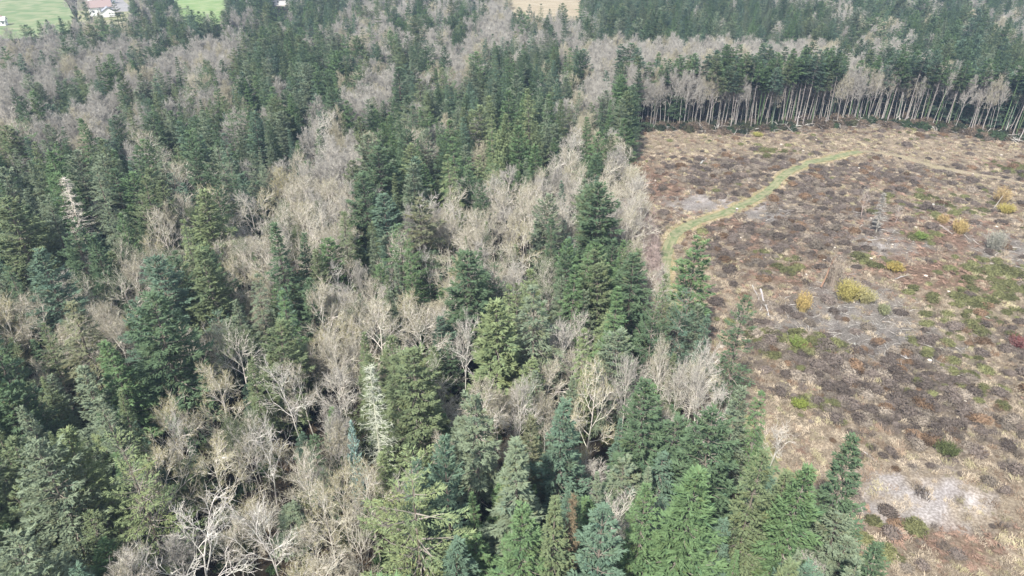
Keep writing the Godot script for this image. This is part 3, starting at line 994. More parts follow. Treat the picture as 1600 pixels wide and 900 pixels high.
# ------------------------------------------------------------------ the scene
func _ready() -> void:
	var cam := Camera3D.new()
	cam.name = "camera"
	cam.fov = rad_to_deg(2.0 * atan(450.0 / 1081.0))
	cam.near = 0.5
	cam.far = 6000.0
	add_child(cam)
	cam.position = Vector3(0, CAM_HEIGHT, 0)
	cam.rotation = Vector3(deg_to_rad(-CAM_PITCH), 0, 0)
	cam.current = true

	var env := Environment.new()
	env.background_mode = Environment.BG_SKY
	var sky := Sky.new()
	var psm := ProceduralSkyMaterial.new()
	psm.sky_top_color = Color(0.80, 0.86, 0.95)
	psm.sky_horizon_color = Color(0.93, 0.94, 0.95)
	psm.sky_curve = 0.25
	psm.ground_bottom_color = Color(0.20, 0.19, 0.17)
	psm.ground_horizon_color = Color(0.55, 0.56, 0.56)
	psm.sky_energy_multiplier = 0.85
	sky.sky_material = psm
	env.sky = sky
	env.tonemap_mode = Environment.TONE_MAPPER_LINEAR
	env.tonemap_exposure = 1.78
	env.sdfgi_enabled = true
	env.ssao_enabled = true
	env.ssil_enabled = true
	env.fog_enabled = true
	env.fog_density = 0.00022
	env.fog_light_color = Color(0.74, 0.85, 1.0)
	var we := WorldEnvironment.new()
	we.name = "environment"
	we.environment = env
	add_child(we)

	var sun := DirectionalLight3D.new()
	sun.name = "sun"
	sun.light_energy = 1.6
	sun.light_angular_distance = 2.5
	sun.light_color = Color(1.0, 0.985, 0.955)
	sun.shadow_enabled = true
	add_child(sun)
	sun.rotation_degrees = Vector3(-50, -28, 0)

	rough_noise.seed = 11; rough_noise.frequency = 0.014; rough_noise.fractal_octaves = 3
	patch_noise.seed = 23; patch_noise.frequency = 0.035; patch_noise.fractal_octaves = 3
	fine_noise.seed = 37; fine_noise.frequency = 0.22; fine_noise.fractal_octaves = 3

	clearing = PackedVector2Array([Vector2(39.2, -224.3), Vector2(51.4, -227.1), Vector2(68.6, -227.1), Vector2(86.4, -229.3), Vector2(108.9, -231.5), Vector2(128.9, -227.8), Vector2(147.3, -222.2), Vector2(162.0, -212.4), Vector2(187.5, -172.4), Vector2(185.4, -113.8), Vector2(82.2, -28.0), Vector2(31.7, -35.8), Vector2(34.8, -45.5), Vector2(36.9, -53.5), Vector2(34.6, -63.7), Vector2(32.5, -72.2), Vector2(29.9, -82.0), Vector2(28.6, -91.6), Vector2(26.9, -100.9), Vector2(25.1, -113.8), Vector2(26.1, -126.6), Vector2(27.7, -141.7), Vector2(29.1, -155.8), Vector2(30.7, -172.4), Vector2(34.4, -192.0)])
	track_line = PackedVector2Array([Vector2(42.7, -45.5), Vector2(40.3, -54.4), Vector2(38.1, -64.2), Vector2(35.6, -75.0), Vector2(33.6, -86.6), Vector2(32.0, -99.9), Vector2(30.7, -111.5), Vector2(31.1, -121.2), Vector2(32.7, -130.8), Vector2(35.4, -140.0), Vector2(39.2, -147.8), Vector2(45.2, -153.9), Vector2(52.6, -158.5), Vector2(59.8, -164.2), Vector2(67.1, -171.5), Vector2(76.3, -183.7), Vector2(85.7, -193.1), Vector2(96.2, -199.7), Vector2(106.9, -204.4)])
	# where no tall trees stand, so that what lies beyond shows over the tops in front
	treeless = [PackedVector2Array([Vector2(-314.7, -340.0), Vector2(-251.9, -343.7), Vector2(-226.0, -345.5), Vector2(-221.2, -355.0), Vector2(-230.8, -379.8), Vector2(-335.9, -574.4), Vector2(-541.8, -574.4)]), PackedVector2Array([Vector2(-159.0, -356.9), Vector2(-147.4, -360.9), Vector2(-145.6, -373.3), Vector2(-216.7, -574.4), Vector2(-265.0, -574.4)]), PackedVector2Array([Vector2(-1.0, -375.5), Vector2(9.7, -373.3), Vector2(33.2, -375.5), Vector2(56.0, -567.0), Vector2(-7.3, -567.0)]), PackedVector2Array([Vector2(-208.7, -362.9), Vector2(-203.9, -360.9), Vector2(-199.0, -365.0), Vector2(-198.6, -379.8), Vector2(-286.1, -567.0), Vector2(-328.9, -567.0)]), PackedVector2Array([Vector2(-124.3, -384.3), Vector2(-117.0, -384.3), Vector2(-169.3, -567.0), Vector2(-184.9, -567.0)])]
	openings = [PackedVector2Array([Vector2(-356.8, -379.8), Vector2(-287.6, -386.9), Vector2(-255.5, -390.5), Vector2(-251.8, -413.8), Vector2(-276.3, -463.8), Vector2(-315.8, -526.0), Vector2(-345.5, -567.0), Vector2(-541.8, -574.4)]), PackedVector2Array([Vector2(-192.7, -422.2), Vector2(-175.8, -426.4), Vector2(-172.4, -444.4), Vector2(-216.7, -574.4), Vector2(-261.0, -574.4)]), PackedVector2Array([Vector2(-3.9, -449.1), Vector2(11.7, -444.4), Vector2(42.1, -446.7), Vector2(53.5, -556.2), Vector2(-4.8, -556.2)]), PackedVector2Array([Vector2(-244.5, -409.8), Vector2(-230.3, -401.9), Vector2(-219.5, -405.8), Vector2(-235.6, -453.9), Vector2(-282.7, -559.7), Vector2(-326.9, -559.7)]), PackedVector2Array([Vector2(-166.0, -510.6), Vector2(-155.4, -507.6), Vector2(-168.3, -559.7), Vector2(-182.7, -559.7)])]

	build_ground()
	build_shapes()
	plant_heroes()
	plant_forest()
	plant_wall()
	set_out_trees()
	build_far_places()
	build_clearing()
	clearing_things()
	undergrowth()


func build_shapes() -> void:
	var n := 0
	for k in FIRS:
		shapes[k] = fir_shape(k, n)
		n += 1
	for k in BARE:
		shapes[k] = bare_shape(k, n)
		n += 1
	shapes["snag"] = snag_shape(1, false)
	shapes["snag_b"] = snag_shape(2, true)


func plant_heroes() -> void:
	rng.seed = 31
	hero("open_fir", "yellow", -9.7, -49.1, 24.0, 6.8, "big open-crowned yellow-green fir with bare pale top and long tiered limbs", "the open-crowned fir with the bare top")
	hero("young_fir", "blue", -6.9, -53.3, 22.0, 3.1, "neat blue-green fir with a rounded point behind the open-crowned fir", "")
	hero("spire_fir", "grey", 0.4, -52.4, 23.0, 4.3, "tall grey-green fir with a sharp spire and stepped drooping tiers", "the sharp grey-green spire fir")
	hero("dense_fir", "blue", 5.9, -59.6, 22.0, 3.9, "blue-green fir with tufted boughs beside a golden-brown drooping cedar", "")
	hero("dense_fir", "deep", 14.8, -61.5, 23.0, 4.4, "dark green fir rising in front of pale bare alders beside the track", "")
	hero("young_fir", "blue", 8.2, -43.9, 22.0, 4.0, "pale blue-green bushy fir, the bluest tree near the lower edge", "the pale blue bushy fir")
	hero("dense_fir", "fresh", 0.9, -45.6, 21.0, 3.9, "bright green full fir with one dead white limb on its side", "")
	hero("spire_fir", "olive", 4.0, -45.4, 22.0, 3.2, "olive fir with loose upturned tips beside a rusty dead top", "")
	hero("snag_b", "rust", 5.8, -46.9, 21.0, 1.6, "narrow rusty orange dying conifer top with thin dead needles", "the rusty dying conifer top")
	hero("dense_fir", "fresh", 12.8, -47.6, 21.0, 2.9, "mid green fir with lopsided crown next to a broad fresh green cedar", "")
	hero("cedar", "fresh", 17.4, -47.1, 23.0, 5.2, "broad fresh green cedar with brushed-up sprays and pale dead twigs", "the broad fresh green cedar")
	hero("dense_fir", "deep", 33.4, -51.4, 23.0, 3.8, "tall dark green fir standing alone at the clearing edge by pale soil", "the lone dark fir by the pale soil")
	hero("cedar", "fresh", 28.5, -48.8, 21.0, 3.9, "feathery green cedar on the edge of the clearing beside mossy track", "")
	hero("dense_fir", "olive", 24.7, -50.4, 22.0, 3.4, "ragged olive-green fir at the corner of the wood by the clearing", "")
	hero("broad_fir", "deep", 20.9, -55.9, 23.0, 4.6, "broad shaggy dark green fir towering over the lower corner of the wood", "")
	hero("thin_fir", "deep", 30.9, -78.5, 23.0, 2.9, "thin dark fir with see-through crown and long bare stem at the clearing edge", "the thin see-through fir")
	hero("gappy_fir", "fresh", 28.8, -96.9, 23.0, 4.5, "tall fresh green fir standing out against the clearing just past the track", "the tall green fir beside the track bend")
	hero("broad_fir", "deep", 15.6, -117.5, 24.0, 6.8, "tall dark olive-green fir with pale trunk showing through, among bare alders", "the tall fir with a pale trunk")
	hero("dense_fir", "deep", 18.9, -95.6, 21.0, 5.0, "dark green pyramid-shaped fir beside the strip of pinkish saplings", "the dark pyramid fir")
	hero("spire_fir", "fresh", 15.4, -87.2, 20.0, 3.5, "bright grass-green pyramid fir, the brightest green tree in mid wood", "the bright green pyramid fir")
	hero("open_fir", "deep", 21.1, -86.8, 19.0, 4.7, "dark fir with a tangle of bare white limbs across its top", "the fir with white tangled limbs")
	hero("cedar", "yellow", -2.2, -82.0, 21.0, 5.6, "broad mustard-green cedar with pale drooping branch lines", "the mustard-green cedar")
	hero("broad_fir", "deep", -7.0, -96.0, 21.0, 6.1, "wide rounded dark green fir behind the mustard-green cedar", "")
	hero("hemlock", "grey", 3.0, -84.9, 22.0, 5.7, "grey-olive hemlock with pale curtains of drooping branches", "the grey drooping hemlock")
	hero("broad_fir", "olive", -11.9, -68.5, 22.0, 5.3, "wide olive-gold bushy conifer with dark shaded gap at its foot", "the wide olive-gold conifer")
	hero("snag", "lichen", -16.6, -65.1, 23.0, 3.2, "dead conifer furred with pale grey-green lichen, limbs turned up at tips", "the lichen-covered dead conifer")
	hero("young_fir", "pale_blue", -19.0, -62.7, 16.0, 1.3, "small narrow powder-blue young spruce in a dark gap", "the powder-blue young spruce")
	hero("gappy_fir", "grey", -4.1, -61.0, 22.0, 3.9, "grey-green fir with browned upper boughs beside a black gap", "")
	hero("cedar", "brown", 2.2, -60.8, 19.0, 2.7, "golden-brown cedar with drooping rope-like sprays", "the golden-brown drooping cedar")
	hero("spire_fir", "deep", -38.1, -100.9, 24.0, 4.3, "very tall dark spire fir with separate tufted tiers above bare trees", "the tall tufted dark spire fir")
	hero("hemlock", "fresh", -34.0, -88.1, 20.0, 3.6, "grass-green spruce with hanging boughs in front of a dark spire fir", "")
	hero("cedar", "yellow", -58.0, -121.9, 21.0, 5.5, "lime-green cedar with pale branch ribs among grey bare trees", "the lime-green cedar")
	hero("snag", "white", -85.4, -124.6, 22.0, 4.2, "bleached white dead conifer with tiers of bare curved branches", "the bleached white snag")
	hero("hemlock", "grey", -80.9, -128.2, 23.0, 5.2, "slender grey-green hemlock with limp drooping limbs beside bleached snag", "")
	hero("broad_fir", "blue", -54.8, -94.3, 21.0, 5.5, "blue-green fir with flat tufted boughs beside a small pale maple", "")
	hero("cedar", "olive", -48.3, -95.4, 22.0, 5.0, "olive-gold topped cedar with green skirts between bare crowns", "the olive-gold topped cedar")
	hero("hemlock", "brown", -60.4, -81.0, 21.0, 5.4, "brownish grey-green fir with layered drooping boughs beside spreading pale maple", "")
	hero("broad_fir", "deep", -47.4, -78.3, 24.0, 6.1, "massive dark green fir with mottled tufts next to a black gap", "the massive mottled fir")
	hero("dense_fir", "fresh", -52.3, -73.2, 20.0, 4.3, "vivid green fir in front of the massive mottled fir", "")
	hero("young_fir", "grey", -53.9, -70.4, 18.0, 3.7, "grey-green young pine with upright pale shoots", "")
	hero("open_fir", "yellow", -39.4, -52.4, 23.0, 5.2, "pale yellow-green thin conifer with grey branch ribs beside white-limbed trees", "the pale ribbed conifer")
	hero("broad_fir", "grey", -47.1, -51.4, 23.0, 4.8, "grey-green fir with feathery tiers near the lower corner of dense firs", "")
	hero("cedar", "yellow", -46.1, -54.4, 22.0, 4.3, "yellow-tinged cedar crowded between grey-green firs", "")
	hero("broad_fir", "olive", -86.5, -109.8, 24.0, 7.0, "large domed olive fir at the far edge of the dense fir stand", "")
	hero("dense_fir", "blue", -72.4, -94.5, 22.0, 5.4, "blue-tinted fir among dark firs below the bleached snag", "")
	hero("spire_fir", "deep", -35.2, -219.3, 22.0, 6.4, "dark shaggy spire fir with a long bare trunk beside grey alders", "the shaggy spire fir with bare trunk")
	hero("hemlock", "olive", -28.5, -216.2, 20.0, 5.4, "narrow brown-green fir standing next to the shaggy spire fir", "")
	hero("dense_fir", "yellow", -23.5, -236.6, 18.0, 5.2, "small pale yellow-green fir among dark green firs", "the small yellow-green fir")
	hero("broad_fir", "deep", 41.0, -247.3, 24.0, 7.0, "big dark fir with broad skirts standing at the end of the tree wall", "the big dark fir at the wall end")
	hero("spire_fir", "fresh", 32.9, -211.3, 15.0, 4.3, "small green fir before the big dark fir at the clearing corner", "")
	hero("gappy_fir", "deep", 57.4, -243.2, 21.0, 6.1, "dark loose-crowned fir above pale trunks in the tree wall", "")
	hero("broad_fir", "deep", -29.3, -145.6, 21.0, 6.1, "wide dark green fir among pale bare trees in mid wood", "the wide dark fir in mid wood")
	hero("young_fir", "blue", -24.8, -124.8, 18.0, 5.2, "silvery blue-green fir just in front of a wide dark fir", "the silvery blue-green fir")
	hero("gappy_fir", "brown", -17.2, -119.4, 20.0, 4.7, "brown-tinged olive fir with open lower trunk beside silvery blue fir", "")
	hero("dense_fir", "yellow", -23.0, -152.5, 19.0, 4.8, "faded yellow-green fir behind a brown-tinged fir", "")
	hero("maple", "tan", -73.6, -92.4, 17.0, 4.9, "spreading pale tan maple with visible grey limbs in front of dark firs", "the spreading pale tan maple")
	hero("alder", "tan", -75.3, -149.7, 18.0, 5.2, "rounded tan bare crown beside the lime-green cedar", "")
	hero("maple", "ash", -53.7, -131.5, 18.0, 5.2, "wide grey bare crown with slanting limbs and dark gap beside it", "the wide grey bare crown")
	hero("maple", "olive", -64.2, -99.7, 17.0, 4.9, "wide yellowish bare crown with fine twigs below dark firs", "the wide yellowish bare crown")
	hero("alder", "olive", -39.5, -82.7, 17.0, 4.8, "olive-twigged bare tree in front of the hanging green spruce", "")
	hero("maple", "gold", -39.8, -74.6, 16.0, 4.6, "gold-budded tree in flower with pale crooked limbs", "the gold-budded tree")
	hero("white_tree", "white", -29.9, -73.8, 18.0, 3.8, "bare tree with bright twisted white upper limbs", "the twisted white-limbed tree")
	hero("white_tree", "white", -30.3, -63.4, 18.0, 3.5, "white-limbed bare tree leaning over a dark gap", "")
	hero("maple", "gold", -34.9, -60.1, 17.0, 4.9, "wide straw-gold budding tree with pale limbs over dark ground", "the wide straw-gold tree")
	hero("white_tree", "white", -41.7, -64.9, 16.0, 1.8, "small bleached broken-topped tree beside the black gap", "the small bleached broken tree")
	hero("white_tree", "white", -31.3, -46.9, 18.0, 5.0, "wide crown of bright white crooked limbs near the lower edge", "the wide white crooked crown")
	hero("white_tree", "white", -25.3, -49.4, 18.0, 3.6, "tangle of white bare limbs beside a green fir near lower edge", "the tangle of white limbs")
	hero("maple", "gold", -19.4, -51.4, 19.0, 3.3, "tan budding tree with knobbly crown tufts on slim trunk", "")
	hero("maple", "tan", -16.0, -48.6, 17.0, 2.8, "slim white-trunked tan tree with a domed twiggy crown", "the slim white-trunked tree")
	hero("maple", "gold", -15.6, -55.1, 19.0, 3.7, "straw-coloured feathery budding tree behind the open-crowned fir", "")
	hero("alder", "tan", -19.8, -87.8, 18.0, 5.2, "broad pale tan crown in the middle of the wood", "the broad pale tan crown")
	hero("alder", "tan", -13.7, -87.8, 18.0, 4.1, "tan bare tree beside a teal leafy fir", "")
	hero("white_tree", "white", -7.1, -84.0, 19.0, 2.9, "white-forked bare tree beside mustard-green cedar", "the white-forked bare tree")
	hero("alder", "tan", -3.9, -70.4, 18.0, 3.3, "tan brush-like bare crown rising in front of a mustard-green cedar", "")
	hero("alder", "ash", 1.0, -70.4, 18.0, 3.1, "pale grey brush-like bare crown on a slender forked stem", "")
	hero("maple", "gold", 10.2, -70.4, 19.0, 4.9, "pale yellow feathery bare tree in front of a bright green fir", "the pale yellow feathery tree")
	hero("alder_b", "ash", 25.3, -73.2, 17.0, 2.4, "pale upright bare tree with arching side branches at the clearing edge", "the pale arching edge tree")
	hero("alder_b", "ash", 22.5, -75.2, 17.0, 1.9, "slim pale bare tree in the row along the wood's edge", "")
	hero("white_tree", "white", 27.7, -72.3, 15.0, 1.7, "small white arching bare tree on the very rim of the clearing", "")
	hero("alder", "tan", 20.8, -78.0, 18.0, 2.1, "slim tan bare tree standing before the fir with white tangled limbs", "")
	hero("alder", "ash", 15.6, -74.9, 18.0, 2.4, "grey bare tree in front of the bright green pyramid fir", "")
	hero("white_tree", "white", 34.9, -69.1, 11.0, 2.6, "small spindly white dead tree at the clearing edge", "the small spindly white tree")
	hero("alder", "tan", -30.2, -93.2, 19.0, 4.0, "pale buff bare tree with ascending forks in mid wood", "")
	hero("white_tree", "white", -15.2, -111.8, 15.0, 2.2, "small bright white bare treetop over a dark gap", "the small bright white treetop")
	hero("alder", "ash", 14.5, -170.9, 17.0, 4.9, "grey broom-like bare tree at the corner of the wood by the clearing", "")
	hero("maple", "ash", -53.9, -186.3, 17.0, 4.9, "wide grey bare crown with branching white limbs among dark firs", "")
	hero("grey_alder", "ash", -143.4, -208.8, 17.0, 4.9, "pale grey bare crown in the far pale alder stand", "")


func build_ground() -> void:
	var m := mat("earth", Color(1, 1, 1), 1.0)
	var tex := NoiseTexture2D.new()
	tex.width = 512; tex.height = 512; tex.seamless = true
	var n := FastNoiseLite.new()
	n.seed = 5; n.frequency = 0.03; n.fractal_octaves = 5
	tex.noise = n
	var ramp := Gradient.new()
	ramp.set_color(0, Color(0.62, 0.60, 0.58)); ramp.set_color(1, Color(1.0, 1.0, 1.0))
	tex.color_ramp = ramp
	m.albedo_texture = tex
	m.uv1_triplanar = true
	m.uv1_world_triplanar = true
	m.uv1_scale = Vector3(0.13, 0.13, 0.13)
	var xs := steps_between([-2600.0, 200.0, -600.0, 30.0, -60.0, 3.0, 40.0, 1.5, 190.0, 6.0, 330.0, 30.0, 630.0, 200.0, 2630.0])
	var zs := steps_between([-3000.0, 200.0, -800.0, 30.0, -320.0, 4.0, -235.0, 1.5, -35.0, 8.0, 5.0, 100.0, 1005.0])
	var o := single("ground", sheet(xs, zs, m), Vector3.ZERO, "brown forest floor and rough cut-over ground of the clearing", "ground", "structure")
	var grass := mat("track_grass", Color(1, 1, 1), 1.0)
	single("path_verge", ribbon(track_line, [2.2, 2.5], 0.03, mat("earth"), lin(0.46, 0.37, 0.25), lin(0.34, 0.30, 0.16)), Vector3.ZERO, "straw-coloured worn verge of the grassy track", "verge", "structure")
	single("path", ribbon(track_line, [1.25, 1.2], 0.06, grass, lin(0.115, 0.145, 0.070), lin(0.220, 0.208, 0.125)), Vector3.ZERO, "curving green grassy track through the clearing", "track", "structure")
	further_line = PackedVector2Array([Vector2(106.9, -204.4), Vector2(114.9, -202.6), Vector2(121.4, -196.4), Vector2(128.0, -187.8), Vector2(135.3, -181.8), Vector2(144.4, -174.2), Vector2(157.0, -163.8)])
	single("path", ribbon(further_line, [1.2, 1.5], 0.05, mat("earth"), lin(0.42, 0.34, 0.26), lin(0.36, 0.31, 0.21)), Vector3.ZERO, "faint pale track continuing across the far clearing", "track", "structure")


func build_far_places() -> void:
	# lawns, fields and the few houses beyond the wood
	var grass := mat("lawn", Color(1, 1, 1), 1.0)
	var rough := mat("earth")
	single("lawn", flat_patch(openings[0], 0.05, grass, lin(0.125, 0.175, 0.080), lin(0.22, 0.235, 0.135)), Vector3.ZERO, "green mown lawn in the far corner beyond the wood", "lawn", "structure")
	single("field", flat_patch(openings[1], 0.05, grass, lin(0.15, 0.22, 0.085), lin(0.22, 0.265, 0.13)), Vector3.ZERO, "bright green field beyond the dark firs", "field", "structure")
	single("field", flat_patch(openings[2], 0.05, rough, lin(0.52, 0.45, 0.33), lin(0.44, 0.37, 0.26)), Vector3.ZERO, "dry tan field at the upper edge beyond the firs", "field", "structure")
	single("yard", flat_patch(openings[4], 0.05, rough, lin(0.62, 0.58, 0.54), lin(0.5, 0.47, 0.43)), Vector3.ZERO, "pale gravel yard around the white barn", "yard", "structure")
	single("yard", flat_patch(openings[3], 0.05, rough, lin(0.30, 0.32, 0.17), lin(0.40, 0.37, 0.27)), Vector3.ZERO, "worn grassy yard around the white gabled house", "yard", "structure")
	single("road", flat_patch(PackedVector2Array([Vector2(-263.7, -482.0), Vector2(-252.4, -484.8), Vector2(-257.5, -501.7), Vector2(-274.1, -526.0), Vector2(-299.7, -567.0), Vector2(-307.5, -567.0), Vector2(-283.2, -526.0)]), 0.09, rough, lin(0.40, 0.39, 0.39), lin(0.34, 0.33, 0.33)), Vector3.ZERO, "grey driveway beside the white gabled house", "driveway", "structure")
	var white := mat("white_paint", lin(0.80, 0.79, 0.77), 0.7)
	var brown := mat("brown_roof", lin(0.27, 0.205, 0.19), 0.85)
	var slate := mat("grey_roof", lin(0.27, 0.28, 0.31), 0.85)
	var pale := mat("pale_roof", lin(0.70, 0.70, 0.70), 0.8)
	house("house", "white gabled house with brownish pink roof beside the grey driveway", Vector3(-262, 0, -470), 0.55, [13.0, 9.0, 5.2, 3.2], white, brown, true)
	house("house", "blue-grey roofed white house behind the pink-roofed one", Vector3(-288, 0, -521), -0.2, [15.0, 9.0, 3.4, 2.6], white, slate, false)
	house("shed", "small white shed at the foot of the green lawn", Vector3(-302, 0, -432), 0.3, [6.0, 5.0, 3.0, 1.4], white, pale, false)
	house("barn", "long white barn in a pale yard beyond the firs", Vector3(-164, 0, -517), 0.5, [18.0, 8.0, 4.0, 2.2], white, pale, false)


func house(called: String, label: String, where: Vector3, turn: float, size: Array, walls: Material, roof: Material, wing: bool) -> void:
	var o := thing(called, label, called, where, turn)
	var w: float = size[0] * 0.5
	var d: float = size[1] * 0.5
	var h: float = size[2]
	var rise: float = size[3]
	var one := Color(1, 1, 1)
	part("wall", block(Vector3(-w, -0.3, -d), Vector3(w, h, d), walls, rise, true), o)
	var r := roof_mesh(w + 0.5, d + 0.6, h, rise * (d + 0.6) / d, roof)
	var roof_part := part("roof", r, o)
	var g := Geo.new()
	g.box(Vector3(w * 0.3, h + rise * 0.4, -0.5), Vector3(w * 0.3 + 0.8, h + rise + 1.0, 0.4), lin(0.32, 0.22, 0.19))
	part("chimney", g.mesh(mat("chimney")), roof_part)
	if wing:
		var a := part("wing_wall", block(Vector3(-3.6, -0.3, -3.4), Vector3(3.6, 3.2, 3.4), walls, 2.2, true), o, Vector3(3.5, 0, d + 3.0))
		a.rotation.y = PI / 2
		var b := part("wing_roof", roof_mesh(4.0, 3.9, 3.2, 2.2 * 3.9 / 3.4, mat("grey_roof")), o, Vector3(3.5, 0, d + 3.0))
		b.rotation.y = PI / 2
	for front in [-1.0, 1.0]:
		for k in 3:
			var x: float = -w + size[0] * (k + 0.5) / 3.0
			if wing and front > 0 and x > 0.0:
				continue
			window(o, Vector3(x, h * 0.55, front * (d + 0.02)), 0.0)
		window(o, Vector3(front * (w + 0.02), h * 0.6, 0.0), PI / 2)
	var door := Geo.new()
	door.box(Vector3(-0.5, 0, -0.05), Vector3(0.5, 2.1, 0.05), lin(0.20, 0.13, 0.10))
	part("door", door.mesh(mat("door")), o, Vector3(-w * 0.33, 0, d + 0.03))


func window(o: Node3D, at: Vector3, turn: float) -> void:
	var f := Geo.new()
	for k in [[-0.7, -0.7, -0.6, 0.7], [0.6, -0.7, 0.7, 0.7], [-0.6, 0.6, 0.6, 0.7], [-0.6, -0.7, 0.6, -0.6], [-0.04, -0.6, 0.04, 0.6]]:
		f.box(Vector3(k[0], k[1], -0.06), Vector3(k[2], k[3], 0.06), lin(0.75, 0.74, 0.72))
	var p := part("window", f.mesh(mat("frame")), o, at)
	p.rotation.y = turn
	var g := Geo.new()
	g.box(Vector3(-0.6, -0.6, -0.03), Vector3(0.6, 0.6, 0.03), lin(0.05, 0.06, 0.07))
	part("pane", g.mesh(mat("window_glass", Color(1, 1, 1), 0.15)), p)


func block(lo: Vector3, hi: Vector3, m: Material, rise: float, gables: bool) -> ArrayMesh:
	var g := Geo.new()
	var c := Color(1, 1, 1)
	g.box(lo, hi, c)
	if gables:
		var mid := (lo.z + hi.z) * 0.5
		for x in [lo.x, hi.x]:
			g.tri(Vector3(x, hi.y, lo.z), Vector3(x, hi.y, hi.z), Vector3(x, hi.y + rise, mid), c)
	return g.mesh(m)


func roof_mesh(w: float, d: float, h: float, rise: float, m: Material) -> ArrayMesh:
	var g := Geo.new()
	var c := Color(1, 1, 1)
	for s in [-1.0, 1.0]:
		var lift := Vector3(0, 0.18, 0)
		var drop := Vector3(0, rise * 0.12 * 0 - 0.1, 0)
		var a := Vector3(-w, h, s * d) + drop
		var b := Vector3(w, h, s * d) + drop
		var e := Vector3(w, h + rise, 0) + drop
		var f := Vector3(-w, h + rise, 0) + drop
		g.quad(a + lift, b + lift, e + lift, f + lift, c)
		g.quad(a, f, e, b, c)
		g.quad(a, b, b + lift, a + lift, c)
		g.quad(b, e, e + lift, b + lift, c)
		g.quad(a, a + lift, f + lift, f, c)
	return g.mesh(m)


func flat_patch(p: PackedVector2Array, lift: float, m: Material, col_a: Color, col_b: Color) -> ArrayMesh:
	var lo := p[0]
	var hi := p[0]
	for q in p:
		lo = lo.min(q)
		hi = hi.max(q)
	var cell := clampf((hi - lo).length() / 60.0, 1.5, 6.0)
	var g := Geo.new()
	for i in int((hi.x - lo.x) / cell) + 1:
		for j in int((hi.y - lo.y) / cell) + 1:
			var a := lo + Vector2(i, j) * cell
			var square := PackedVector2Array([a, a + Vector2(cell, 0), a + Vector2(cell, cell), a + Vector2(0, cell)])
			for piece in Geometry2D.intersect_polygons(p, square):
				var mid: Vector2 = a + Vector2(cell, cell) * 0.5
				var c := col_a.lerp(col_b, clampf(0.5 + patch_noise.get_noise_2d(mid.x * 2.0, mid.y * 3.0) * 1.4, 0.0, 1.0))
				for k in range(1, piece.size() - 1):
					g.tri(Vector3(piece[0].x, lift, piece[0].y), Vector3(piece[k].x, lift, piece[k].y), Vector3(piece[k + 1].x, lift, piece[k + 1].y), c)
	return g.mesh(m)


# ------------------------------------------------------------------ single things in the clearing
func log_thing(called: String, label: String, x0: float, z0: float, x1: float, z1: float, r: float, col: Color, rise := 0.0, group := "") -> void:
	var a := Vector3(x0, ground(x0, z0) + r * 0.7, z0)
	var b := Vector3(x1, ground(x1, z1) + r * 0.7 + rise, z1)
	var o := thing(called, label, "dead stem" if called == "broken_stem" else "log", a, 0.0, group)
	var d := b - a
	var g := Geo.new()
	var last := Vector3.ZERO
	for k in 5:
		var s := (k + 1) / 5.0
		var p := d * s + Vector3(rnd(-1, 1), rnd(-0.4, 0.6), rnd(-1, 1)) * r * 0.6 * (1.0 if k < 4 else 0.0)
		g.tube(last, p, r * (1.0 - k * 0.12), r * (1.0 - (k + 1) * 0.12), 7, shade(col, 0.10))
		last = p
	part("trunk", g.mesh(mat("dead_wood")), o)
	var twig := Geo.new()
	for k in 5:
		var p := d * rnd(0.3, 0.95)
		twig.tube(p, p + Vector3(rnd(-1, 1), rnd(0.1, 0.8), rnd(-1, 1)) * r * 6.0, r * 0.28, 0.0, 4, shade(col, 0.15))
	part("branch_stubs", twig.mesh(mat("dead_wood")), o)


func bush(called: String, label: String, x: float, z: float, wide: float, tall: float, twig: Color, leaf: Color, fill: int) -> void:
	var o := thing(called, label, "bush", Vector3(x, ground(x, z) - 0.05, z))
	var stems := Geo.new()
	var sprays := Geo.new()
	for k in fill:
		var az := rnd(0, TAU)
		var out := Vector3(cos(az), 0, sin(az))
		var root := out * wide * 0.6 * sqrt(rng.randf()) * rnd(0.4, 1.0)
		var tip := root * 1.35 + out * wide * rnd(0.0, 0.25) + Vector3(0, tall * rnd(0.55, 1.05) * (1.0 - 0.35 * pow(root.length() / (wide * 0.6), 2.0)), 0)
		var w := Vector3(-sin(az), 0, cos(az)) * 0.030
		stems.tri(root - w, root + w, tip, shade(twig * 0.8, 0.25))
		for j in 7:
			var p := root.lerp(tip, rnd(0.3, 1.0))
			var d := Vector3(rnd(-1, 1), rnd(0.2, 1.4), rnd(-1, 1)).normalized()
			var v := d.cross(Vector3(rnd(-1, 1), 0.3, rnd(-1, 1))).normalized() * 0.045
			sprays.tri(p - v, p + v, p + d * rnd(0.25, 0.55), shade(leaf * 0.78, 0.30))
	part("stems", stems.mesh(mat("bush_stems")), o)
	part("twigs", sprays.mesh(mat("bush_twigs", Color(1, 1, 1), 0.9, 0.2)), o)


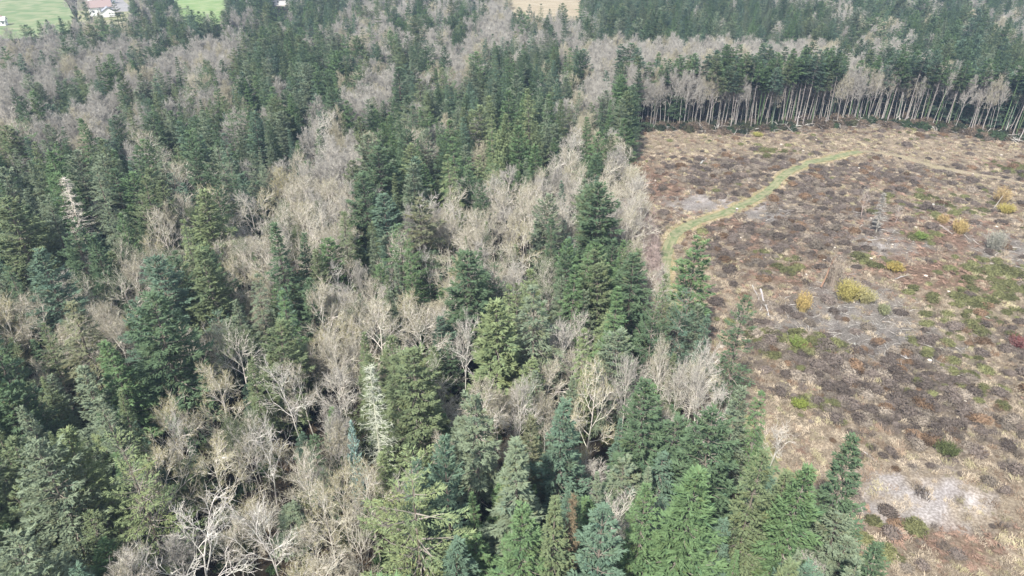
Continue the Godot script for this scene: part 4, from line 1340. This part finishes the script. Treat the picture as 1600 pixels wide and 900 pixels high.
func stump(label: String, x: float, z: float, r: float, tall: float, col: Color, group: String) -> void:
	var o := thing("tree_stump", label, "stump", Vector3(x, ground(x, z) - 0.05, z), rnd(0, TAU), group)
	var g := Geo.new()
	var n := 9
	for i in n:
		var p := TAU * i / n
		var q := TAU * (i + 1) / n
		var fa := 1.35 if i % 3 == 0 else 1.1
		var fb := 1.35 if (i + 1) % 3 == 0 else 1.1
		g.quad(Vector3(cos(p) * r * fa, 0, sin(p) * r * fa), Vector3(cos(p) * r, tall, sin(p) * r), Vector3(cos(q) * r, tall, sin(q) * r), Vector3(cos(q) * r * fb, 0, sin(q) * r * fb), shade(lin(0.24, 0.20, 0.17), 0.2))
	part("bark", g.mesh(mat("dead_wood")), o)
	var c := Geo.new()
	for i in n:
		var p := TAU * i / n
		var q := TAU * (i + 1) / n
		c.tri(Vector3(0, tall + 0.02, 0), Vector3(cos(p) * r, tall, sin(p) * r), Vector3(cos(q) * r, tall, sin(q) * r), shade(col, 0.06))
	part("cut_face", c.mesh(mat("dead_wood")), o)


func place_sapling(shape: String, tone: String, x: float, z: float, h: float, r: float, label: String, group: String, called := "bare_sapling") -> void:
	var o := thing(called, label, "sapling", Vector3(x, ground(x, z) - 0.05, z), rnd(0, TAU), group)
	var s: Dictionary = shapes[shape]
	o.scale = Vector3(r / s.r, h / s.h, r / s.r)
	o.rotation.z = rnd(-0.12, 0.12)
	dress(o, shape, tone)


func clearing_things() -> void:
	rng.seed = 606
	var grey := lin(0.36, 0.335, 0.31)
	var pale := lin(0.44, 0.42, 0.395)
	var brown := lin(0.22, 0.14, 0.10)
	log_thing("fallen_log", "long pale fallen trunk lying downhill near the tall green fir", 50.8, -122.3, 48.8, -111.1, 0.22, pale)
	log_thing("fallen_log", "thinner grey pole beside the long pale fallen trunk", 49.6, -123.9, 48.8, -115.3, 0.13, grey)
	log_thing("fallen_log", "white log between the rusty bracken and the tan bush on the far slope", 107.1, -163.4, 108.8, -160.5, 0.22, pale)
	log_thing("fallen_log", "dark log with a pale end lying above the red bracken patch", 101.2, -149.2, 101.5, -144.3, 0.24, lin(0.30, 0.26, 0.23))
	log_thing("fallen_log", "short white log on the tan slope past the track's far verge", 55.2, -194.2, 58.3, -199.2, 0.22, pale)
	log_thing("fallen_log", "pale split log lying in the dark brambles beneath the slash", 54.4, -95.9, 55.6, -92.5, 0.17, grey)
	log_thing("fallen_log", "white splintered log at the centre of the grey slash", 67.0, -100.7, 68.4, -96.8, 0.17, pale)
	log_thing("fallen_log", "short grey log under the green mound by the slash", 61.4, -102.5, 60.8, -98.5, 0.15, grey)
	log_thing("fallen_log", "thin white log crossing the splintered log in the slash", 66.3, -98.5, 69.7, -100.9, 0.11, pale)
	log_thing("fallen_log", "pale pole lying across the bare grey patch in mid clearing", 81.3, -142.3, 85.5, -143.3, 0.13, grey)
	log_thing("fallen_log", "grey log below the low yellow bush", 79.2, -125.0, 83.2, -127.2, 0.14, grey)
	log_thing("fallen_log", "slim bleached log beside the red-stemmed shrub", 88.6, -111.1, 89.6, -109.5, 0.15, pale)
	log_thing("fallen_log", "grey branch lying in straw grass near the pale soil", 50.9, -75.0, 51.9, -72.9, 0.10, grey)
	log_thing("fallen_log", "big white log propped up at the foot of the tree wall", 132.8, -232.2, 145.9, -247.8, 0.30, pale, 0.8)
	log_thing("fallen_log", "white log leaning the other way, crossing the propped one", 132.8, -232.2, 134.6, -240.5, 0.28, pale, 0.8)
	log_thing("fallen_log", "two-metre pale log end among brush under the slender trees", 120.8, -239.8, 118.9, -231.5, 0.26, grey, 0.3)
	log_thing("fallen_log", "long grey windfall resting on brush at the wall of trees", 67.6, -235.2, 76.0, -246.9, 0.24, grey, 0.9)
	log_thing("fallen_log", "windfall trunk sloping beside a leaning bare alder", 69.1, -230.0, 74.7, -241.3, 0.24, grey, 1.2)
	log_thing("broken_stem", "leaning white broken stem at the far corner of the tree wall", 158.9, -218.2, 163.7, -224.3, 0.16, grey, 6.5)
	log_thing("broken_stem", "short white broken stem crossing the leaning one at the corner", 162.0, -223.6, 163.3, -222.2, 0.16, grey, 3.0)
	log_thing("broken_stem", "snapped pale stem standing at the picture's edge by the wall", 161.0, -213.7, 163.5, -216.2, 0.16, grey, 5.0)
	log_thing("broken_stem", "upright broken pale stump-stem before the slender firs", 96.2, -230.0, 96.7, -230.7, 0.28, grey, 5.0)
	log_thing("broken_stem", "pale broken stem beneath the bare fan-topped alders", 119.7, -236.7, 121.1, -239.0, 0.16, grey, 9.0)
	log_thing("broken_stem", "tall topless pale stem in the darker end of the wall", 145.4, -233.7, 147.4, -236.7, 0.16, grey, 13.0)
	log_thing("broken_stem", "charred brown leaning snag behind the wide yellow-green bush", 63.0, -122.3, 65.7, -125.0, 0.22, brown, 5.5)
	log_thing("broken_stem", "thin grey dead pole leaning on the far slope by the grey bush", 120.9, -160.5, 125.8, -164.6, 0.07, lin(0.42, 0.39, 0.36), 3.2)
	bush("willow_bush", "upright straw-yellow bush beside grey tangled branches", 56.2, -113.8, 2.0, 4.2, lin(0.46, 0.36, 0.16), lin(0.56, 0.42, 0.17), 260)
	bush("willow_bush", "wide yellow-green bush in front of the charred leaning snag", 66.7, -118.2, 3.6, 4.2, lin(0.34, 0.30, 0.12), lin(0.46, 0.40, 0.14), 420)
	bush("willow_bush", "lower end of the wide yellow-green bush, greyer at its tip", 69.5, -116.7, 2.6, 3.0, lin(0.36, 0.33, 0.18), lin(0.44, 0.40, 0.20), 260)
	bush("twiggy_bush", "tall grey-brown twiggy bush next to the charred snag", 66.1, -123.9, 2.8, 6.5, lin(0.42, 0.35, 0.29), lin(0.44, 0.37, 0.30), 320)
	bush("willow_bush", "tan bush high on the far slope", 125.3, -164.6, 2.9, 4.4, lin(0.42, 0.32, 0.18), lin(0.52, 0.39, 0.20), 280)
	bush("willow_bush", "yellow bush just below the tan one on the far slope", 122.5, -158.1, 2.8, 2.4, lin(0.36, 0.32, 0.12), lin(0.45, 0.38, 0.12), 240)
	bush("willow_bush", "golden tan bush at the upper rim of the red bracken", 103.7, -145.4, 2.6, 3.4, lin(0.42, 0.33, 0.16), lin(0.52, 0.39, 0.17), 260)
	bush("willow_bush", "small golden bush under the red bracken", 103.2, -151.4, 1.8, 2.2, lin(0.42, 0.33, 0.16), lin(0.50, 0.37, 0.18), 160)
	bush("twiggy_bush", "grey mound-shaped dead bush with hanging twigs", 107.1, -137.8, 3.0, 4.6, lin(0.34, 0.33, 0.28), lin(0.38, 0.37, 0.31), 380)
	bush("willow_bush", "low yellow-brown bush beside the bare grey patch", 81.4, -129.4, 2.6, 1.6, lin(0.36, 0.28, 0.10), lin(0.42, 0.33, 0.11), 240)
	bush("leafy_bush", "grey-green bush among the logging slash", 71.5, -112.9, 1.7, 2.0, lin(0.26, 0.27, 0.16), lin(0.31, 0.32, 0.18), 180)
	bush("leafy_bush", "vivid green bush beneath the track's first bend on the slope", 93.6, -143.0, 2.0, 1.5, lin(0.16, 0.20, 0.07), lin(0.20, 0.27, 0.08), 180)
	bush("leafy_bush", "yellow-green low bush at the foot of the wall of trees", 80.8, -222.2, 2.2, 1.4, lin(0.34, 0.33, 0.12), lin(0.42, 0.40, 0.13), 160)
	bush("leafy_bush", "bright green bush amid the purple brambles", 50.5, -100.9, 2.4, 1.5, lin(0.17, 0.21, 0.07), lin(0.22, 0.28, 0.08), 220)
	bush("leafy_bush", "small lime-green bush above the straw-coloured slope", 45.1, -84.7, 1.7, 1.1, lin(0.20, 0.25, 0.07), lin(0.28, 0.33, 0.08), 180)
	bush("leafy_bush", "dark green bush in the brambles above the pale soil", 62.2, -74.2, 2.2, 1.5, lin(0.09, 0.11, 0.05), lin(0.12, 0.14, 0.06), 220)
	bush("red_stemmed_bush", "shrub with arching dark red stems on the slope", 89.4, -100.9, 2.6, 2.0, lin(0.30, 0.03, 0.05), lin(0.26, 0.13, 0.12), 130)
	place_sapling("sapling", "ash", 85.7, -155.8, 8.5, 1.4, "thin grey dead sapling, the taller of two in mid clearing", "")
	place_sapling("snag_b", "ash", 85.0, -146.4, 10.0, 2.0, "leaning dead grey sapling with skirted foot in mid clearing", "", "dead_sapling")
	place_sapling("sapling", "ash", 91.9, -151.4, 5.0, 0.9, "small grey dead sapling beyond the skirted dead one", "")
	var thicket := PackedVector2Array([Vector2(28.1, -159.7), Vector2(31.1, -153.9), Vector2(32.1, -141.7), Vector2(30.2, -126.6), Vector2(29.1, -116.2), Vector2(25.7, -116.2), Vector2(25.4, -126.6), Vector2(25.8, -138.4), Vector2(26.5, -152.1)])
	var n := 0
	for k in 2200:
		var p := Vector2(rnd(20, 48), rnd(-165, -92))
		if n < 130 and Geometry2D.is_point_in_polygon(p, thicket):
			n += 1
			place_sapling("sapling", "pink", p.x, p.y, rnd(4.0, 8.5), rnd(0.8, 1.5), "thin pinkish bare sapling in the thicket between wood and track", "pinkish saplings beside the track")
	n = 0
	for k in 900:
		var p := Vector2(rnd(38, 190), rnd(-215, -60))
		if n < 34 and in_clearing(p.x, p.y) and absf(p.x) < absf(p.y) * 0.74 + 20.0 and track_gap(p.x, p.y) > 4.0:
			n += 1
			stump("weathered cut stump among brambles in the clearing", p.x, p.y, rnd(0.2, 0.42), rnd(0.3, 0.7), lin(0.60, 0.53, 0.44), "stumps left in the clearing")
	stump("dark stump right on the near verge of the grassy track", 56.4, -160.1, 0.3, 0.7, lin(0.60, 0.56, 0.50), "")


func undergrowth() -> void:
	rng.seed = 321
	var fern: Geo = dome_mesh(150, 1.0, 0.8, 0.20, 40)
	var m := fern.mesh(mat("cover"))
	var where := []
	var colors := []
	for k in 5200:
		var z := -rnd(34, 260)
		var x := rnd(-1, 1) * (absf(z) * 0.8 + 35.0)
		if in_clearing(x, z):
			continue
		var s := rnd(0.6, 1.5)
		where.append(Transform3D(Basis.from_euler(Vector3(0, rnd(0, TAU), 0)).scaled(Vector3(s, s, s)), Vector3(x, ground(x, z), z)))
		colors.append([lin(0.05, 0.08, 0.035), lin(0.10, 0.075, 0.05), lin(0.08, 0.09, 0.04)][k % 3] * rnd(0.7, 1.3))
	# brush along the foot of the tree wall
	var line := PackedVector2Array([Vector2(39.3, -225.0), Vector2(51.4, -227.1), Vector2(68.6, -227.1), Vector2(86.4, -229.3), Vector2(109.2, -232.2), Vector2(129.6, -229.3), Vector2(148.1, -223.6), Vector2(163.2, -214.3), Vector2(187.1, -193.1)])
	for i in line.size() - 1:
		for k in int(line[i].distance_to(line[i + 1]) * 3.2):
			var p := line[i].lerp(line[i + 1], rng.randf()) + Vector2(rnd(-1.5, 1.5), rnd(-9.0, 3.0))
			var s := rnd(0.8, 2.0)
			where.append(Transform3D(Basis.from_euler(Vector3(0, rnd(0, TAU), 0)).scaled(Vector3(s, s * rnd(0.8, 1.5), s)), Vector3(p.x, ground(p.x, p.y), p.y)))
			colors.append([lin(0.04, 0.06, 0.03), lin(0.13, 0.10, 0.075), lin(0.07, 0.07, 0.04), lin(0.15, 0.115, 0.085), lin(0.04, 0.05, 0.03)][k % 5] * rnd(0.7, 1.3))
	var o := scatter(self, "undergrowth", m, where, colors)
	tag(o, "low dark ferns and brush under the trees and along their edge", "undergrowth", "", "stuff")


func build_clearing() -> void:
	rng.seed = 99
	var earth := mat("cover", Color(1, 1, 1), 0.95, 0.15)
	var kinds := {
		"tan": [tuft_mesh(64, 0.85, 0.50, 0.022, 1), tuft_mesh(60, 1.05, 0.38, 0.024, 2)],
		"purple": [dome_mesh(230, 1.1, 0.76, 0.17, 3), tuft_mesh(80, 0.9, 0.70, 0.020, 4)],
		"rust": [frond_mesh(9, 5), frond_mesh(8, 6)],
		"green": [dome_mesh(200, 0.9, 0.60, 0.15, 7), dome_mesh(210, 1.15, 0.7, 0.16, 8)],
		"slash": [stick_mesh(9), stick_mesh(10)],
	}
	var names := {"tan": ["dry_grass", "dry straw-coloured grass tussocks across the clearing", "grass"], "purple": ["bramble_cover", "low purplish brown bramble and heather mounds", "undergrowth"], "rust": ["bracken_cover", "rust-brown dead bracken patches", "bracken"], "green": ["moss_cover", "low olive-green leafy mounds in the clearing", "undergrowth"], "slash": ["fallen_twigs", "grey weathered logging slash lying over the clearing", "branches"]}
	var where := {}
	var colors := {}
	for k in kinds:
		where[k] = [[], []]
		colors[k] = [[], []]
	rng.seed = 1234
	var z := -36.0
	while z > -236.0:
		var gap := lerpf(0.85, 1.25, clampf(-z / 230.0, 0.0, 1.0))
		var edge := (absf(z) + 40.0) * 0.78 + 12.0
		var x := -6.0
		while x < edge:
			var p := Vector2(x + rnd(-0.5, 0.5) * gap, z + rnd(-0.5, 0.5) * gap)
			x += gap
			if not in_clearing(p.x, p.y):
				continue
			var t := track_gap(p.x, p.y)
			if t < 1.7 or line_gap(further_line, p) < 1.2:
				continue
			var w := growth(p.x, p.y)
			if t < 3.0:
				w.tan += 1.5
			var kind := "tan"
			var most := 0.0
			for k in w:
				var chance: float = (maxf(w[k], 0.0) + (0.10 if k != "bare" else 0.0)) * rnd(0.03, 1.0)
				if chance > most:
					most = chance
					kind = k
			if kind == "bare":
				continue
			var i := rng.randi() % 2
			var size := 0.4 + 1.0 * pow(rng.randf(), 1.5)
			if kind == "slash":
				size = rnd(0.5, 2.0)
			var b := Basis.from_euler(Vector3(rnd(-0.15, 0.15), rnd(0, TAU), rnd(-0.15, 0.15))).scaled(Vector3(size, size * rnd(0.6, 1.2), size * rnd(0.7, 1.4)))
			where[kind][i].append(Transform3D(b, Vector3(p.x, ground(p.x, p.y) + (0.1 if kind == "slash" else -0.03), p.y)))
			var c := Color(SOIL[kind][0], SOIL[kind][1], SOIL[kind][2])
			if kind == "purple" and rng.randf() < 0.35:
				c = lin(0.19, 0.16, 0.13)
			if kind == "tan" and rng.randf() < 0.25:
				c = lin(0.33, 0.29, 0.18)
			if kind == "slash":
				c = lin(0.34, 0.315, 0.285)
			if kind == "tan" and rng.randf() < 0.18:
				c = lin(0.24, 0.175, 0.125)
			if kind == "purple" and rng.randf() < 0.12:
				c = lin(0.15, 0.10, 0.065)
			colors[kind][i].append(c * rnd(0.65, 1.45) * 1.12)
		z -= gap
	var foot := PackedVector2Array([Vector2(39.4, -225.7), Vector2(51.6, -227.8), Vector2(68.8, -227.8), Vector2(86.7, -230.0), Vector2(109.5, -232.9), Vector2(130.0, -230.0), Vector2(148.5, -224.3), Vector2(163.7, -214.9), Vector2(187.5, -193.6)])
	for i in foot.size() - 1:
		for k in int(foot[i].distance_to(foot[i + 1]) * 2.4):
			var p := foot[i].lerp(foot[i + 1], rng.randf()) + Vector2(rnd(-1, 1), rnd(-5.0, 4.5))
			var size := rnd(1.2, 4.5)
			var b := Basis.from_euler(Vector3(rnd(-0.1, 0.1), rnd(0, TAU), rnd(-0.1, 0.5))).scaled(Vector3(size, size * 1.3, size * 1.3))
			where["slash"][k % 2].append(Transform3D(b, Vector3(p.x, ground(p.x, p.y) + 0.5 * size * 0.25, p.y)))
			colors["slash"][k % 2].append(lin(0.45, 0.42, 0.38) * rnd(0.5, 1.2))
	for k in kinds:
		var o := Node3D.new()
		o.name = names[k][0]
		add_child(o, true)
		tag(o, names[k][1], names[k][2], "", "stuff")
		for i in 2:
			scatter(o, "clumps" if k != "slash" else "sticks", kinds[k][i].mesh(earth), where[k][i], colors[k][i])
